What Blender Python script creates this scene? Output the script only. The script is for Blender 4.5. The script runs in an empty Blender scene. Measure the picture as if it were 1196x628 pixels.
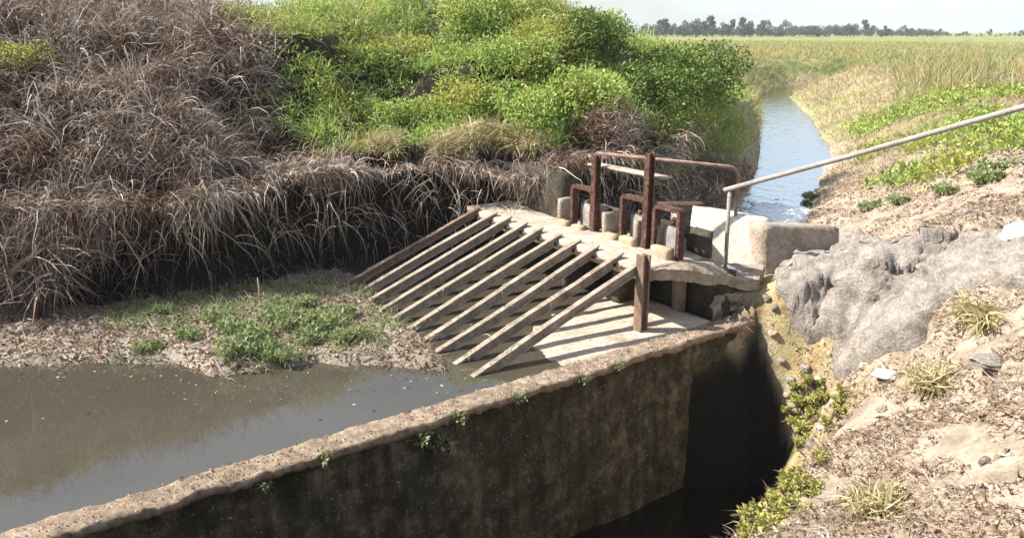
import bpy, bmesh, math
import numpy as np
from mathutils import Vector

scn = bpy.context.scene
rng = np.random.default_rng(11)

# ------------------------------------------------------------------ camera
FPX = 939.0                                   # focal length in pixels of the 1196 px wide photograph
PITCH = math.atan((314 - 37) / FPX)
CAMZ = 2.6
cam_d = bpy.data.cameras.new('camera')
cam_d.sensor_width = 36.0
cam_d.lens = FPX / 1196 * 36.0
cam_d.clip_start = 0.05
cam_d.clip_end = 6000
cam = bpy.data.objects.new('camera', cam_d)
scn.collection.objects.link(cam)
cam.location = (0, 0, CAMZ)
cam.rotation_euler = (math.pi / 2 - PITCH, 0, 0)
scn.camera = cam

# ------------------------------------------------------------------ sky, sun, exposure
SUN_EL = math.radians(44)
SUN_H = (-0.9992, 0.04)                       # horizontal direction towards the sun
world = bpy.data.worlds.new('World')
scn.world = world
world.use_nodes = True
wn = world.node_tree
bg = wn.nodes['Background']
sky = wn.nodes.new('ShaderNodeTexSky')
sky.sky_type = 'NISHITA'
sky.sun_disc = False
sky.sun_elevation = SUN_EL
sky.sun_rotation = math.atan2(SUN_H[0], SUN_H[1])
sky.air_density = 1.0
sky.dust_density = 1.2
sky.ozone_density = 1.0
wtc = wn.nodes.new('ShaderNodeTexCoord'); wmp = wn.nodes.new('ShaderNodeMapping'); wmp.inputs['Scale'].default_value = (1.6, 1.6, 5.0)
wns = wn.nodes.new('ShaderNodeTexNoise'); wns.inputs['Scale'].default_value = 2.2; wns.inputs['Detail'].default_value = 6
wrp = wn.nodes.new('ShaderNodeMapRange'); wrp.inputs[1].default_value = 0.36; wrp.inputs[2].default_value = 0.64; wrp.inputs[3].default_value = 0.08; wrp.inputs[4].default_value = 0.6
wmx = wn.nodes.new('ShaderNodeMix'); wmx.data_type = 'RGBA'; wmx.inputs[7].default_value = (6.2, 6.9, 7.6, 1)
wn.links.new(wtc.outputs['Generated'], wmp.inputs['Vector']); wn.links.new(wmp.outputs['Vector'], wns.inputs['Vector'])
wn.links.new(wns.outputs['Fac'], wrp.inputs[0]); wn.links.new(wrp.outputs[0], wmx.inputs[0]); wn.links.new(sky.outputs['Color'], wmx.inputs[6])
wn.links.new(wmx.outputs[2], bg.inputs['Color'])
bg.inputs['Strength'].default_value = 0.085
sun_d = bpy.data.lights.new('sun', 'SUN')
sun_d.energy = 5.0
sun_d.angle = math.radians(0.53)
sun_d.color = (1.0, 0.945, 0.86)
sun = bpy.data.objects.new('sun', sun_d)
scn.collection.objects.link(sun)
sv = Vector((SUN_H[0] * math.cos(SUN_EL), SUN_H[1] * math.cos(SUN_EL), math.sin(SUN_EL)))
sun.rotation_euler = sv.to_track_quat('Z', 'Y').to_euler()
sun.location = (-20, 10, 30)
scn.view_settings.view_transform = 'Standard'
scn.view_settings.look = 'None'
scn.view_settings.exposure = 1.12
scn.view_settings.gamma = 1.0
scn.view_settings.use_curve_mapping = False
scn.render.engine = 'CYCLES'
scn.cycles.use_denoising = True
scn.cycles.max_bounces = 8
scn.cycles.transparent_max_bounces = 12

# ------------------------------------------------------------------ numeric helpers
def hash2(ix, iy, seed):
    h = (ix.astype(np.int64) * 374761393 + iy.astype(np.int64) * 668265263 + seed * 982451653) & 0xFFFFFFFF
    h = ((h ^ (h >> 13)) * 1274126177) & 0xFFFFFFFF
    h = h ^ (h >> 16)
    return (h & 0xFFFFFF) / float(0xFFFFFF)

def vnoise(x, y, seed=0):
    x = np.asarray(x, float); y = np.asarray(y, float)
    ix = np.floor(x); iy = np.floor(y)
    fx = x - ix; fy = y - iy
    fx = fx * fx * fx * (fx * (fx * 6 - 15) + 10); fy = fy * fy * fy * (fy * (fy * 6 - 15) + 10)
    a = hash2(ix, iy, seed); b = hash2(ix + 1, iy, seed)
    c = hash2(ix, iy + 1, seed); d = hash2(ix + 1, iy + 1, seed)
    return (a + (b - a) * fx) * (1 - fy) + (c + (d - c) * fx) * fy - 0.5

def fbm(x, y, seed=0, oct=4, gain=0.5):
    s = 0; a = 1.0; f = 1.0
    for k in range(oct):
        s = s + a * vnoise(np.asarray(x) * f + 17.3 * k, np.asarray(y) * f - 9.1 * k, seed + k)
        a *= gain; f *= 2.03
    return s

def noise3(p, scale, seed):
    q = np.asarray(p) * scale
    return (vnoise(q[:, 0], q[:, 1] + 3.7 * q[:, 2], seed) + vnoise(q[:, 1], q[:, 2] - 2.3 * q[:, 0], seed + 5)
            + vnoise(q[:, 2], q[:, 0] + 1.9 * q[:, 1], seed + 9)) / 1.5

def sstep(a, b, x):
    t = np.clip((np.asarray(x, float) - a) / (b - a), 0, 1)
    return t * t * (3 - 2 * t)

def poly_sdf(px, py, poly):
    """signed distance, negative inside"""
    px = np.asarray(px, float); py = np.asarray(py, float)
    d = np.full(px.shape, 1e18); ins = np.zeros(px.shape, bool)
    n = len(poly)
    for i in range(n):
        ax, ay = poly[i]; bx, by = poly[(i + 1) % n]
        ex, ey = bx - ax, by - ay
        t = np.clip(((px - ax) * ex + (py - ay) * ey) / (ex * ex + ey * ey), 0, 1)
        d = np.minimum(d, (px - ax - t * ex) ** 2 + (py - ay - t * ey) ** 2)
        if ay != by:
            c = ((ay > py) != (by > py)) & (px < (bx - ax) * (py - ay) / (by - ay) + ax)
            ins ^= c
    d = np.sqrt(d)
    return np.where(ins, -d, d)

# ------------------------------------------------------------------ frame of the weir: s along the wall, w behind its face
P0 = np.array([-2.8616, 4.2390]); UW = np.array([0.81554, 0.57870]); NW = np.array([0.57870, -0.81554])
TH = math.atan2(UW[1], UW[0])
def SW(s, w):
    p = P0 + UW * s - NW * w
    return (float(p[0]), float(p[1]))

WATER = -0.42
CANAL_WATER = -0.52
TOP = -0.36

POOL = [SW(-9, 0.22), SW(6.75, 0.22), SW(6.6, 0.62), (2.15, 8.25), (2.0, 8.6), (1.5, 8.75), SW(6.3, 0.7), SW(6.3, 3.7),
        (-0.65, 10.95), (-1.5, 10.75), (-2.4, 10.2), (-3.55, 9.15), (-4.65, 8.75), (-5.6, 8.5), (-7.2, 8.15), (-14, 5.7)]
CANAL = [SW(6.3, 0.7), SW(6.3, 2.6), (1.0, 10.5), (1.75, 11.2), (3.0, 13.2), (4.3, 15.5), (5.9, 19), (9.3, 30), (12.7, 42),
         (17, 50), (30, 56), (80, 66), (80, 64.5), (31, 54), (18.5, 48), (13.9, 42), (10.9, 30), (8.3, 21.3), (4.95, 13.9), (3.0, 10.0), (2.2, 9.8)]
DECK = [(1.45, 8.3), (2.0, 8.25), (2.75, 8.2), (3.05, 8.5), (3.2, 9.35), (2.1, 9.85), (1.55, 9.2)]
SEDIMENT = [(-5.6, 6.9), (-4.8, 6.9), (-4.0, 6.98), (-3.26, 6.93), (-2.76, 6.66), (-2.3, 6.82), (-1.85, 7.08), (-1.17, 6.9), (-0.62, 6.74),
            (-0.42, 6.9), (-0.75, 7.6), (-1.2, 8.3), (-1.6, 9.1), (-1.9, 9.9), (-2.4, 10.2), (-3.6, 9.2), (-4.8, 8.7), (-8, 8.2), (-8, 6.8)]

# edge line of the pit floor against the right bank, with its height
EDGE = [(2.64, 8.16, -0.36), (2.715, 7.914, -0.74), (2.856, 7.715, -1.14), (2.90, 7.47, -1.51), (2.55, 6.94, -1.88), (2.21, 6.60, -2.01), (1.2, 5.4, -2.1), (-0.2, 4.0, -2.1), (-2.2, 2.4, -2.1), (-6.5, -1.0, -2.1)]
PIT = [SW(-9, -0.0), SW(6.75, -0.0)] + [e[:2] for e in EDGE[1:]]
def edge_height(x, y):
    best = np.full(x.shape, 1e18); zq = np.zeros(x.shape)
    for (ax, ay, az), (bx, by, bz) in zip(EDGE[:-1], EDGE[1:]):
        ex, ey = bx - ax, by - ay
        t = np.clip(((x - ax) * ex + (y - ay) * ey) / (ex * ex + ey * ey), 0, 1)
        d = (x - ax - t * ex) ** 2 + (y - ay - t * ey) ** 2
        k = d < best
        best = np.where(k, d, best); zq = np.where(k, az + t * (bz - az), zq)
    return zq

def canal_mid(y):
    return np.interp(y, [8, 10, 14, 19, 30, 42, 50, 57, 62], [1.5, 2.0, 3.9, 6.8, 10.1, 13.3, 19, 40, 60])

def H(x, y, rough=True):
    """height of the ground"""
    x = np.asarray(x, float); y = np.asarray(y, float)
    left = sstep(-1.2, 1.2, canal_mid(y) - x)
    # left bank: mound over the lip
    dp = poly_sdf(x, y, POOL)
    dc = poly_sdf(x, y, CANAL)
    dl = np.minimum(dp, dc + 0.25)
    lump = fbm(x * 0.55, y * 0.55, 3, 3) * 1.35 + fbm(x * 1.7, y * 1.7, 8, 2) * 0.45
    west = sstep(-2.2, -4.0, x)
    rise = 1.7 * sstep(0.5, 4.8, dl) * (1 - west) + west * 1.6 * sstep(0.1, 3.0, dl)
    fade = sstep(23.0, 16.5, y) * sstep(-40, -25, x)
    zl = 1.05 + fade * (rise + lump * sstep(0.2, 1.6, dl) * 0.62) - 0.1 * (1 - fade) + 0.10 * fbm(x * 0.13, y * 0.13, 4, 2)
    # hollow in the bank between the dry heap and the green mound
    zl = zl - 0.55 * np.exp(-(((x + 3.3) / 0.8) ** 2 + ((y - 10.9) / 1.0) ** 2)) * fade
    zr = 0.9 + 0.22 * fbm(x * 0.35, y * 0.35, 21, 3) + 0.10 * fbm(x * 0.1, y * 0.1, 30, 2)
    z = zl * left + zr * (1 - left)
    # cuts
    und = fbm(x * 1.3, y * 1.3, 41, 3)
    cp = np.where(dp < 0, -0.95, -0.95 + 2.0 * sstep(0.0, 0.42, dp + 0.10 * und) + np.maximum(0, dp - 0.42) * 2.2)
    z = np.minimum(z, cp)
    cl = np.where(y > 24, -0.62 + np.maximum(dc + 0.15 * und, -0.4) * 0.9, -1.0 + 2.1 * sstep(-0.1, 0.7, dc + 0.2 * und) + np.maximum(0, dc - 0.7) * 2.0)
    cr = -0.62 + np.maximum(dc + 0.12 * und, -0.4) * (0.50 + 0.05 * und) + np.maximum(0, dc - 3.5) * 0.6
    z = np.minimum(z, cl * left + cr * (1 - left))
    dd = poly_sdf(x, y, DECK)
    dk = -0.01 + np.maximum(0, dd) * 0.47 + np.maximum(0, dd - 3) * 1.0 + 0.05 * und
    z = np.minimum(z, np.where(left * (dl > 0.6) > 0.5, z, dk))
    dt = poly_sdf(x, y, PIT)
    zq = edge_height(x, y)
    pt = np.where(dt < 0, np.maximum(zq + 2.3 * dt, -2.1), zq + np.minimum(np.maximum(dt, 0), 0.8) * 1.9 + np.maximum(0, dt - 0.8) * 0.70) + 0.10 * und * sstep(0.05, 0.6, dt)
    z = np.where(dp > 0.001, np.minimum(z, pt), z)
    # sediment bar in the pool
    ds = -poly_sdf(x, y, SEDIMENT)
    sed = -0.50 + 0.15 * sstep(-0.05, 0.22, ds + 0.10 * und) + 0.13 * sstep(0.2, 1.6, ds) + 0.06 * fbm(x * 4, y * 4, 55, 2) * sstep(0, .4, ds)
    z = np.where((ds > -0.4), np.maximum(z, np.where(ds > -0.06, sed, -0.95 + 0.45 * sstep(-0.4, -0.06, ds))), z)
    if rough:
        near = sstep(40, 12, np.hypot(x, y - 6))
        z = z + near * (0.045 * fbm(x * 5, y * 5, 61, 3) + 0.026 * fbm(x * 15, y * 15, 66, 2)) * np.where(dp < 0, 0.5, 1)
    return z

def ray(u, v):
    a = (u - 598) / FPX; b = (v - 314) / FPX
    return np.array([a, math.cos(PITCH) - b * math.sin(PITCH), -math.sin(PITCH) - b * math.cos(PITCH)])

def hit(u, v, tmin=2.0, tmax=120):
    d = ray(u, v)
    t = np.exp(np.linspace(math.log(tmin), math.log(tmax), 1500))
    z = CAMZ + d[2] * t
    g = H(d[0] * t, d[1] * t)
    k = np.argmax(z < g)
    if not (z < g).any(): k = len(t) - 1
    return Vector((d[0] * t[k], d[1] * t[k], g[k]))

def atz(u, v, z):
    d = ray(u, v); t = (z - CAMZ) / d[2]
    return Vector((d[0] * t, d[1] * t, z))

# ------------------------------------------------------------------ materials
def mat(name, rough=0.9):
    m = bpy.data.materials.new(name); m.use_nodes = True
    b = m.node_tree.nodes['Principled BSDF']
    b.inputs['Roughness'].default_value = rough
    b.inputs['Specular IOR Level'].default_value = 0.25
    return m, m.node_tree, b

def nd(nt, typ, **kw):
    n = nt.nodes.new(typ)
    for k, v in kw.items(): setattr(n, k, v)
    return n

def ramp(nt, stops):
    r = nt.nodes.new('ShaderNodeValToRGB')
    e = r.color_ramp.elements
    while len(e) < len(stops): e.new(0.5)
    for i, (p, c) in enumerate(stops):
        e[i].position = p; e[i].color = (*c, 1)
    return r

def noise(nt, scale, detail=5, rough=0.6, coord=None, dist=0.0):
    n = nt.nodes.new('ShaderNodeTexNoise')
    n.inputs['Scale'].default_value = scale; n.inputs['Detail'].default_value = detail
    n.inputs['Roughness'].default_value = rough; n.inputs['Distortion'].default_value = dist
    if coord is not None: nt.links.new(coord, n.inputs['Vector'])
    return n

def mixc(nt, fac, a, b, mode='MIX'):
    n = nt.nodes.new('ShaderNodeMix'); n.data_type = 'RGBA'; n.blend_type = mode
    for sock, v in ((n.inputs[0], fac), (n.inputs[6], a), (n.inputs[7], b)):
        if isinstance(v, bpy.types.NodeSocket): nt.links.new(v, sock)
        elif isinstance(v, (int, float)): sock.default_value = v
        else: sock.default_value = (*v, 1)
    return n.outputs[2]

def bump(nt, b, h, strength=0.5, dist=0.02):
    n = nt.nodes.new('ShaderNodeBump')
    n.inputs['Strength'].default_value = strength; n.inputs['Distance'].default_value = dist
    nt.links.new(h, n.inputs['Height']); nt.links.new(n.outputs['Normal'], b.inputs['Normal'])

def stone_mat(name, c1, c2, c3, scale=6, moss=None, bump_d=0.02, streak=False):
    m, nt, b = mat(name, 0.92)
    geo = nd(nt, 'ShaderNodeNewGeometry').outputs['Position']
    n1 = noise(nt, scale, 6, 0.65, geo); n2 = noise(nt, scale * 7, 5, 0.7, geo); n3 = noise(nt, scale * 0.35, 4, 0.6, geo)
    r = ramp(nt, [(0.28, c1), (0.5, c2), (0.72, c3)])
    nt.links.new(n1.outputs['Fac'], r.inputs['Fac'])
    r2 = ramp(nt, [(0.35, (0.55, 0.52, 0.48)), (0.62, (1.05, 1.03, 1.0))])
    nt.links.new(n2.outputs['Fac'], r2.inputs['Fac'])
    c = mixc(nt, 0.8, r.outputs['Color'], r2.outputs['Color'], 'MULTIPLY')
    if moss:
        rm = ramp(nt, [(0.50, (0, 0, 0)), (0.66, (1, 1, 1))])
        nt.links.new(n3.outputs['Fac'], rm.inputs['Fac'])
        c = mixc(nt, rm.outputs['Color'], c, moss)
    if streak:                                # run-off stains down the face and pale lime specks
        mp = nd(nt, 'ShaderNodeMapping'); mp.inputs['Scale'].default_value = (1, 1, 0.12); nt.links.new(geo, mp.inputs['Vector'])
        n4 = noise(nt, 9, 4, 0.6, mp.outputs['Vector'])
        r4 = ramp(nt, [(0.38, (0.45, 0.43, 0.40)), (0.6, (1.15, 1.12, 1.08))]); nt.links.new(n4.outputs['Fac'], r4.inputs['Fac'])
        c = mixc(nt, 0.85, c, r4.outputs['Color'], 'MULTIPLY')
        n5 = noise(nt, 48, 2, 0.5, geo); r5 = ramp(nt, [(0.66, (0, 0, 0)), (0.72, (1, 1, 1))]); nt.links.new(n5.outputs['Fac'], r5.inputs['Fac'])
        c = mixc(nt, r5.outputs['Color'], c, (0.34, 0.30, 0.24))
    nt.links.new(c, b.inputs['Base Color'])
    add = nd(nt, 'ShaderNodeMath', operation='ADD')
    nt.links.new(n1.outputs['Fac'], add.inputs[0]); nt.links.new(n2.outputs['Fac'], add.inputs[1])
    bump(nt, b, add.outputs[0], 0.8, bump_d)
    return m

def leaf_mat(name, stops, patch=None, patch_scale=1.2, trans=0.35, spec=0.2):
    """colour by blade (random per island) and by place"""
    m, nt, b = mat(name, 0.6)
    b.inputs['Specular IOR Level'].default_value = spec
    geo = nd(nt, 'ShaderNodeNewGeometry')
    r = ramp(nt, stops)
    nt.links.new(geo.outputs['Random Per Island'], r.inputs['Fac'])
    c = r.outputs['Color']
    if patch:
        n = noise(nt, patch_scale, 3, 0.6, geo.outputs['Position'])
        rp = ramp(nt, [(0.46, (0, 0, 0)), (0.62, (1, 1, 1))])
        nt.links.new(n.outputs['Fac'], rp.inputs['Fac'])
        c = mixc(nt, rp.outputs['Color'], c, mixc(nt, 1.0, c, patch, 'MULTIPLY'))
    nt.links.new(c, b.inputs['Base Color'])
    if trans:
        t = nd(nt, 'ShaderNodeBsdfTranslucent'); nt.links.new(c, t.inputs['Color'])
        mx = nd(nt, 'ShaderNodeMixShader'); mx.inputs[0].default_value = trans
        nt.links.new(b.outputs[0], mx.inputs[1]); nt.links.new(t.outputs[0], mx.inputs[2])
        nt.links.new(mx.outputs[0], nt.nodes['Material Output'].inputs['Surface'])
    return m

M = {}
M['concrete'] = stone_mat('weathered_concrete', (0.22, 0.18, 0.14), (0.40, 0.33, 0.27), (0.52, 0.45, 0.38), 4)
M['concrete_pale'] = stone_mat('pale_concrete', (0.56, 0.50, 0.42), (0.70, 0.64, 0.55), (0.78, 0.73, 0.64), 3, bump_d=0.006)
M['concrete_pink'] = stone_mat('pinkish_concrete', (0.33, 0.265, 0.205), (0.50, 0.415, 0.34), (0.60, 0.52, 0.44), 3, bump_d=0.012)
M['concrete_yellow'] = stone_mat('yellowed_concrete', (0.34, 0.25, 0.15), (0.48, 0.38, 0.25), (0.56, 0.48, 0.36), 7)
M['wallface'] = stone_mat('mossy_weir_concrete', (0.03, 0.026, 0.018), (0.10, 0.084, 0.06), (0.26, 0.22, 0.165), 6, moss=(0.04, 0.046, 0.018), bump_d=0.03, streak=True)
M['coping'] = stone_mat('gritty_coping', (0.16, 0.115, 0.08), (0.34, 0.26, 0.19), (0.52, 0.43, 0.34), 12, bump_d=0.02)
M['masonry'] = stone_mat('rubble_masonry', (0.24, 0.185, 0.14), (0.40, 0.325, 0.26), (0.54, 0.46, 0.38), 6, bump_d=0.03)
M['shadewall'] = stone_mat('shade_darkened_concrete', (0.035, 0.03, 0.024), (0.085, 0.072, 0.057), (0.15, 0.13, 0.105), 4, moss=(0.03, 0.035, 0.018))  # concrete darkened to paint in the shade of hollows and recesses
M['rock'] = stone_mat('grey_rock', (0.20, 0.17, 0.145), (0.36, 0.325, 0.29), (0.50, 0.455, 0.41), 5, bump_d=0.05)
M['boulder'] = stone_mat('pale_boulder', (0.42, 0.40, 0.38), (0.58, 0.56, 0.54), (0.70, 0.68, 0.66), 6)
M['steel'] = stone_mat('weathered_rack_steel', (0.17, 0.135, 0.10), (0.33, 0.275, 0.22), (0.46, 0.40, 0.335), 8, bump_d=0.004)
M['rust'] = stone_mat('rusty_red_steel', (0.04, 0.02, 0.016), (0.095, 0.047, 0.036), (0.22, 0.13, 0.10), 22, bump_d=0.004)
M['post'] = stone_mat('brown_post_steel', (0.13, 0.085, 0.06), (0.24, 0.17, 0.125), (0.32, 0.25, 0.20), 10, bump_d=0.006)
M['pipe'] = stone_mat('galvanised_pipe', (0.24, 0.22, 0.20), (0.36, 0.335, 0.31), (0.45, 0.42, 0.40), 9, bump_d=0.003)
M['pipe_red'] = stone_mat('faded_red_pipe', (0.20, 0.12, 0.09), (0.32, 0.22, 0.18), (0.42, 0.33, 0.29), 9, bump_d=0.003)
M['gate'] = stone_mat('gate_leaf_steel', (0.16, 0.14, 0.13), (0.30, 0.28, 0.27), (0.42, 0.40, 0.39), 9, bump_d=0.004)
M['bark'] = stone_mat('bark', (0.05, 0.035, 0.025), (0.11, 0.08, 0.055), (0.19, 0.15, 0.11), 12)

M['dry'] = leaf_mat('dead_grass', [(0.0, (0.08, 0.052, 0.036)), (0.4, (0.23, 0.165, 0.122)), (0.75, (0.44, 0.36, 0.295)), (1.0, (0.70, 0.63, 0.55))],
                    (0.52, 0.39, 0.32), 1.3, 0.2)
M['dry_pale'] = leaf_mat('bleached_roots', [(0.0, (0.22, 0.16, 0.12)), (0.5, (0.42, 0.34, 0.27)), (1.0, (0.62, 0.54, 0.45))], None, 1, 0.15)
M['litter'] = leaf_mat('dead_leaf_litter', [(0.0, (0.13, 0.08, 0.055)), (0.4, (0.28, 0.205, 0.142)), (0.8, (0.42, 0.335, 0.25)), (1.0, (0.60, 0.52, 0.42))],
                       (0.72, 0.62, 0.56), 1.7, 0.15)
M['green'] = leaf_mat('green_creeper', [(0.0, (0.17, 0.26, 0.05)), (0.4, (0.30, 0.42, 0.09)), (0.8, (0.42, 0.53, 0.15)), (1.0, (0.56, 0.60, 0.26))],
                      (1.15, 0.88, 0.8), 0.9, 0.42)
M['green_dark'] = leaf_mat('dark_shrub_leaf', [(0.0, (0.05, 0.09, 0.02)), (0.5, (0.14, 0.21, 0.045)), (1.0, (0.29, 0.36, 0.11))], None, 1, 0.35)
M['yellow'] = leaf_mat('yellowing_grass', [(0.0, (0.26, 0.21, 0.10)), (0.5, (0.46, 0.40, 0.20)), (1.0, (0.62, 0.55, 0.34))], None, 1, 0.35)
M['field'] = leaf_mat('field_grass', [(0.0, (0.16, 0.20, 0.06)), (0.45, (0.30, 0.33, 0.12)), (0.8, (0.44, 0.42, 0.21)), (1.0, (0.58, 0.50, 0.34))],
                      (1.25, 0.95, 0.9), 0.25, 0.4)
M['rust_grass'] = leaf_mat('pinkish_dry_field_grass', [(0.0, (0.27, 0.18, 0.11)), (0.5, (0.43, 0.32, 0.22)), (0.85, (0.55, 0.45, 0.31)), (1.0, (0.40, 0.42, 0.17))], None, 1, 0.3)
M['weed'] = leaf_mat('bank_weed', [(0.0, (0.13, 0.18, 0.06)), (0.5, (0.26, 0.32, 0.13)), (1.0, (0.48, 0.49, 0.29))], None, 1, 0.4)
M['lime'] = leaf_mat('lime_water_weed', [(0.0, (0.24, 0.25, 0.06)), (0.5, (0.42, 0.42, 0.12)), (1.0, (0.56, 0.50, 0.22))], None, 1, 0.3)
M['tree_leaf'] = leaf_mat('distant_leaf', [(0.0, (0.055, 0.07, 0.045)), (0.5, (0.09, 0.105, 0.07)), (1.0, (0.15, 0.165, 0.11))], None, 1, 0.2)

def ground_material():
    m, nt, b = mat('ground_soil', 0.95)
    pos = nd(nt, 'ShaderNodeNewGeometry').outputs['Position']
    at = nd(nt, 'ShaderNodeAttribute', attribute_name='zone')
    sep = nd(nt, 'ShaderNodeSeparateColor'); nt.links.new(at.outputs['Color'], sep.inputs[0])
    n1 = noise(nt, 3.5, 6, 0.65, pos); n2 = noise(nt, 26, 5, 0.7, pos); n3 = noise(nt, 0.5, 4, 0.6, pos)
    soil = ramp(nt, [(0.3, (0.24, 0.185, 0.135)), (0.5, (0.39, 0.318, 0.245)), (0.72, (0.52, 0.445, 0.365))])
    nt.links.new(n1.outputs['Fac'], soil.inputs['Fac'])
    dark = ramp(nt, [(0.3, (0.011, 0.009, 0.006)), (0.6, (0.035, 0.027, 0.019)), (0.8, (0.085, 0.064, 0.046))])  # dark soil that also carries painted shade of bank face and pit
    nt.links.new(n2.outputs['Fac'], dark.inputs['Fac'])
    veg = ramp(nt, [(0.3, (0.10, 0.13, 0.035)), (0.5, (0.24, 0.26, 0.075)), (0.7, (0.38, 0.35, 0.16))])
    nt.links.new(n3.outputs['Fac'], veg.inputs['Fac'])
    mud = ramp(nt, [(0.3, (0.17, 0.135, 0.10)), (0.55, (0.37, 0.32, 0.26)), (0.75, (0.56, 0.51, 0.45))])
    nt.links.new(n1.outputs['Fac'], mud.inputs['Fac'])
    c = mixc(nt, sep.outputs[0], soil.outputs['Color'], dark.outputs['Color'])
    aa = nd(nt, 'ShaderNodeAttribute', attribute_name='algae_shade')
    alg = ramp(nt, [(0.35, (0.38, 0.24, 0.09)), (0.5, (0.44, 0.36, 0.13)), (0.64, (0.32, 0.36, 0.10))]); nt.links.new(n1.outputs['Fac'], alg.inputs['Fac'])
    asp = nd(nt, 'ShaderNodeSeparateColor'); nt.links.new(aa.outputs['Color'], asp.inputs[0])
    am = nd(nt, 'ShaderNodeMath', operation='MULTIPLY'); am.inputs[1].default_value = 0.55; nt.links.new(asp.outputs[0], am.inputs[0])
    c = mixc(nt, am.outputs[0], c, alg.outputs['Color'])
    wet_shade = ramp(nt, [(0.35, (0.004, 0.0035, 0.003)), (0.7, (0.016, 0.013, 0.010))]); nt.links.new(n2.outputs['Fac'], wet_shade.inputs['Fac'])  # wet mud blackened further: weir wall's shadow painted into the colour
    c = mixc(nt, asp.outputs[1], c, wet_shade.outputs['Color'])
    c = mixc(nt, sep.outputs[1], c, veg.outputs['Color'])
    c = mixc(nt, sep.outputs[2], c, mud.outputs['Color'])
    r2 = ramp(nt, [(0.35, (0.6, 0.57, 0.55)), (0.6, (1.05, 1.04, 1.02))]); nt.links.new(n2.outputs['Fac'], r2.inputs['Fac'])
    c = mixc(nt, 0.7, c, r2.outputs['Color'], 'MULTIPLY')
    nt.links.new(c, b.inputs['Base Color'])
    add = nd(nt, 'ShaderNodeMath', operation='ADD')
    nt.links.new(n1.outputs['Fac'], add.inputs[0]); nt.links.new(n2.outputs['Fac'], add.inputs[1])
    bump(nt, b, add.outputs[0], 0.9, 0.03)
    return m

def water_material(name, murk, clear, tint, wave_scale, wave, stretch=(1, 1, 1)):
    m = bpy.data.materials.new(name); m.use_nodes = True; nt = m.node_tree
    nt.nodes.remove(nt.nodes['Principled BSDF'])
    pos = nd(nt, 'ShaderNodeNewGeometry').outputs['Position']
    mp = nd(nt, 'ShaderNodeMapping'); mp.inputs['Scale'].default_value = stretch; nt.links.new(pos, mp.inputs['Vector'])
    n = noise(nt, wave_scale, 3, 0.5, mp.outputs['Vector'])
    bp = nd(nt, 'ShaderNodeBump'); bp.inputs['Strength'].default_value = wave; bp.inputs['Distance'].default_value = 0.02
    nt.links.new(n.outputs['Fac'], bp.inputs['Height'])
    dif = nd(nt, 'ShaderNodeBsdfDiffuse'); dif.inputs['Color'].default_value = (*murk, 1)
    tr = nd(nt, 'ShaderNodeBsdfTransparent'); tr.inputs['Color'].default_value = (*tint, 1)
    mx = nd(nt, 'ShaderNodeMixShader'); mx.inputs[0].default_value = clear
    nt.links.new(dif.outputs[0], mx.inputs[1]); nt.links.new(tr.outputs[0], mx.inputs[2])
    gl = nd(nt, 'ShaderNodeBsdfGlossy'); gl.inputs['Roughness'].default_value = 0.03
    nt.links.new(bp.outputs['Normal'], gl.inputs['Normal'])
    fr = nd(nt, 'ShaderNodeFresnel'); fr.inputs['IOR'].default_value = 1.95; nt.links.new(bp.outputs['Normal'], fr.inputs['Normal'])
    m2 = nd(nt, 'ShaderNodeMixShader')
    nt.links.new(fr.outputs[0], m2.inputs[0]); nt.links.new(mx.outputs[0], m2.inputs[1]); nt.links.new(gl.outputs[0], m2.inputs[2])
    nt.links.new(m2.outputs[0], nt.nodes['Material Output'].inputs['Surface'])
    return m
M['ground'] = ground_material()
M['pool'] = water_material('murky_pool_water', (0.18, 0.16, 0.118), 0.66, (0.78, 0.70, 0.55), 2.5, 0.06)
M['canal'] = water_material('canal_water', (0.055, 0.13, 0.28), 0.1, (0.4, 0.45, 0.5), 4.0, 1.0, (1, 0.6, 1))  # blue of the reflected sky painted into the diffuse colour
M['pitwater'] = water_material('dark_pit_water', (0.02, 0.017, 0.012), 0.5, (0.4, 0.35, 0.3), 6.0, 0.1)
fm, fnt, fb = mat('foam_white', 0.7); fb.inputs['Base Color'].default_value = (0.85, 0.87, 0.88, 1)
M['foam'] = fm

# ------------------------------------------------------------------ mesh helpers
C = scn.collection
def mesh_np(name, v, f, smooth=False):
    """v (n,3), f (m,k) all faces with k corners"""
    v = np.asarray(v, np.float32); f = np.asarray(f, np.int32)
    me = bpy.data.meshes.new(name)
    me.vertices.add(len(v)); me.vertices.foreach_set('co', v.ravel())
    k = f.shape[1]
    me.loops.add(f.size); me.loops.foreach_set('vertex_index', f.ravel())
    me.polygons.add(len(f)); me.polygons.foreach_set('loop_start', np.arange(0, f.size, k, dtype=np.int32))
    if smooth: me.polygons.foreach_set('use_smooth', np.ones(len(f), bool))
    me.update(calc_edges=True)
    return me

def link(name, me, material, parent=None, loc=None, rotz=None):
    o = bpy.data.objects.new(name, me); C.objects.link(o)
    if me is not None and material is not None and not me.materials: me.materials.append(material)
    if parent is not None: o.parent = parent
    if loc is not None: o.location = loc
    if rotz is not None: o.rotation_euler = (0, 0, rotz)
    return o

def tag(o, label=None, cat=None, group=None, kind=None):
    if label: o['label'] = label
    if cat: o['category'] = cat
    if group: o['group'] = group
    if kind: o['kind'] = kind
    return o

def thing(name, label, cat, loc=(0, 0, 0), rotz=0, group=None):
    o = bpy.data.objects.new(name, None); C.objects.link(o)
    o.empty_display_size = 0.1
    o.location = loc; o.rotation_euler = (0, 0, rotz)
    return tag(o, label, cat, group)

def copy_tree(o, parent=None):
    c = o.copy(); C.objects.link(c); c.parent = parent
    for ch in list(o.children): copy_tree(ch, c)
    return c

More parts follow.
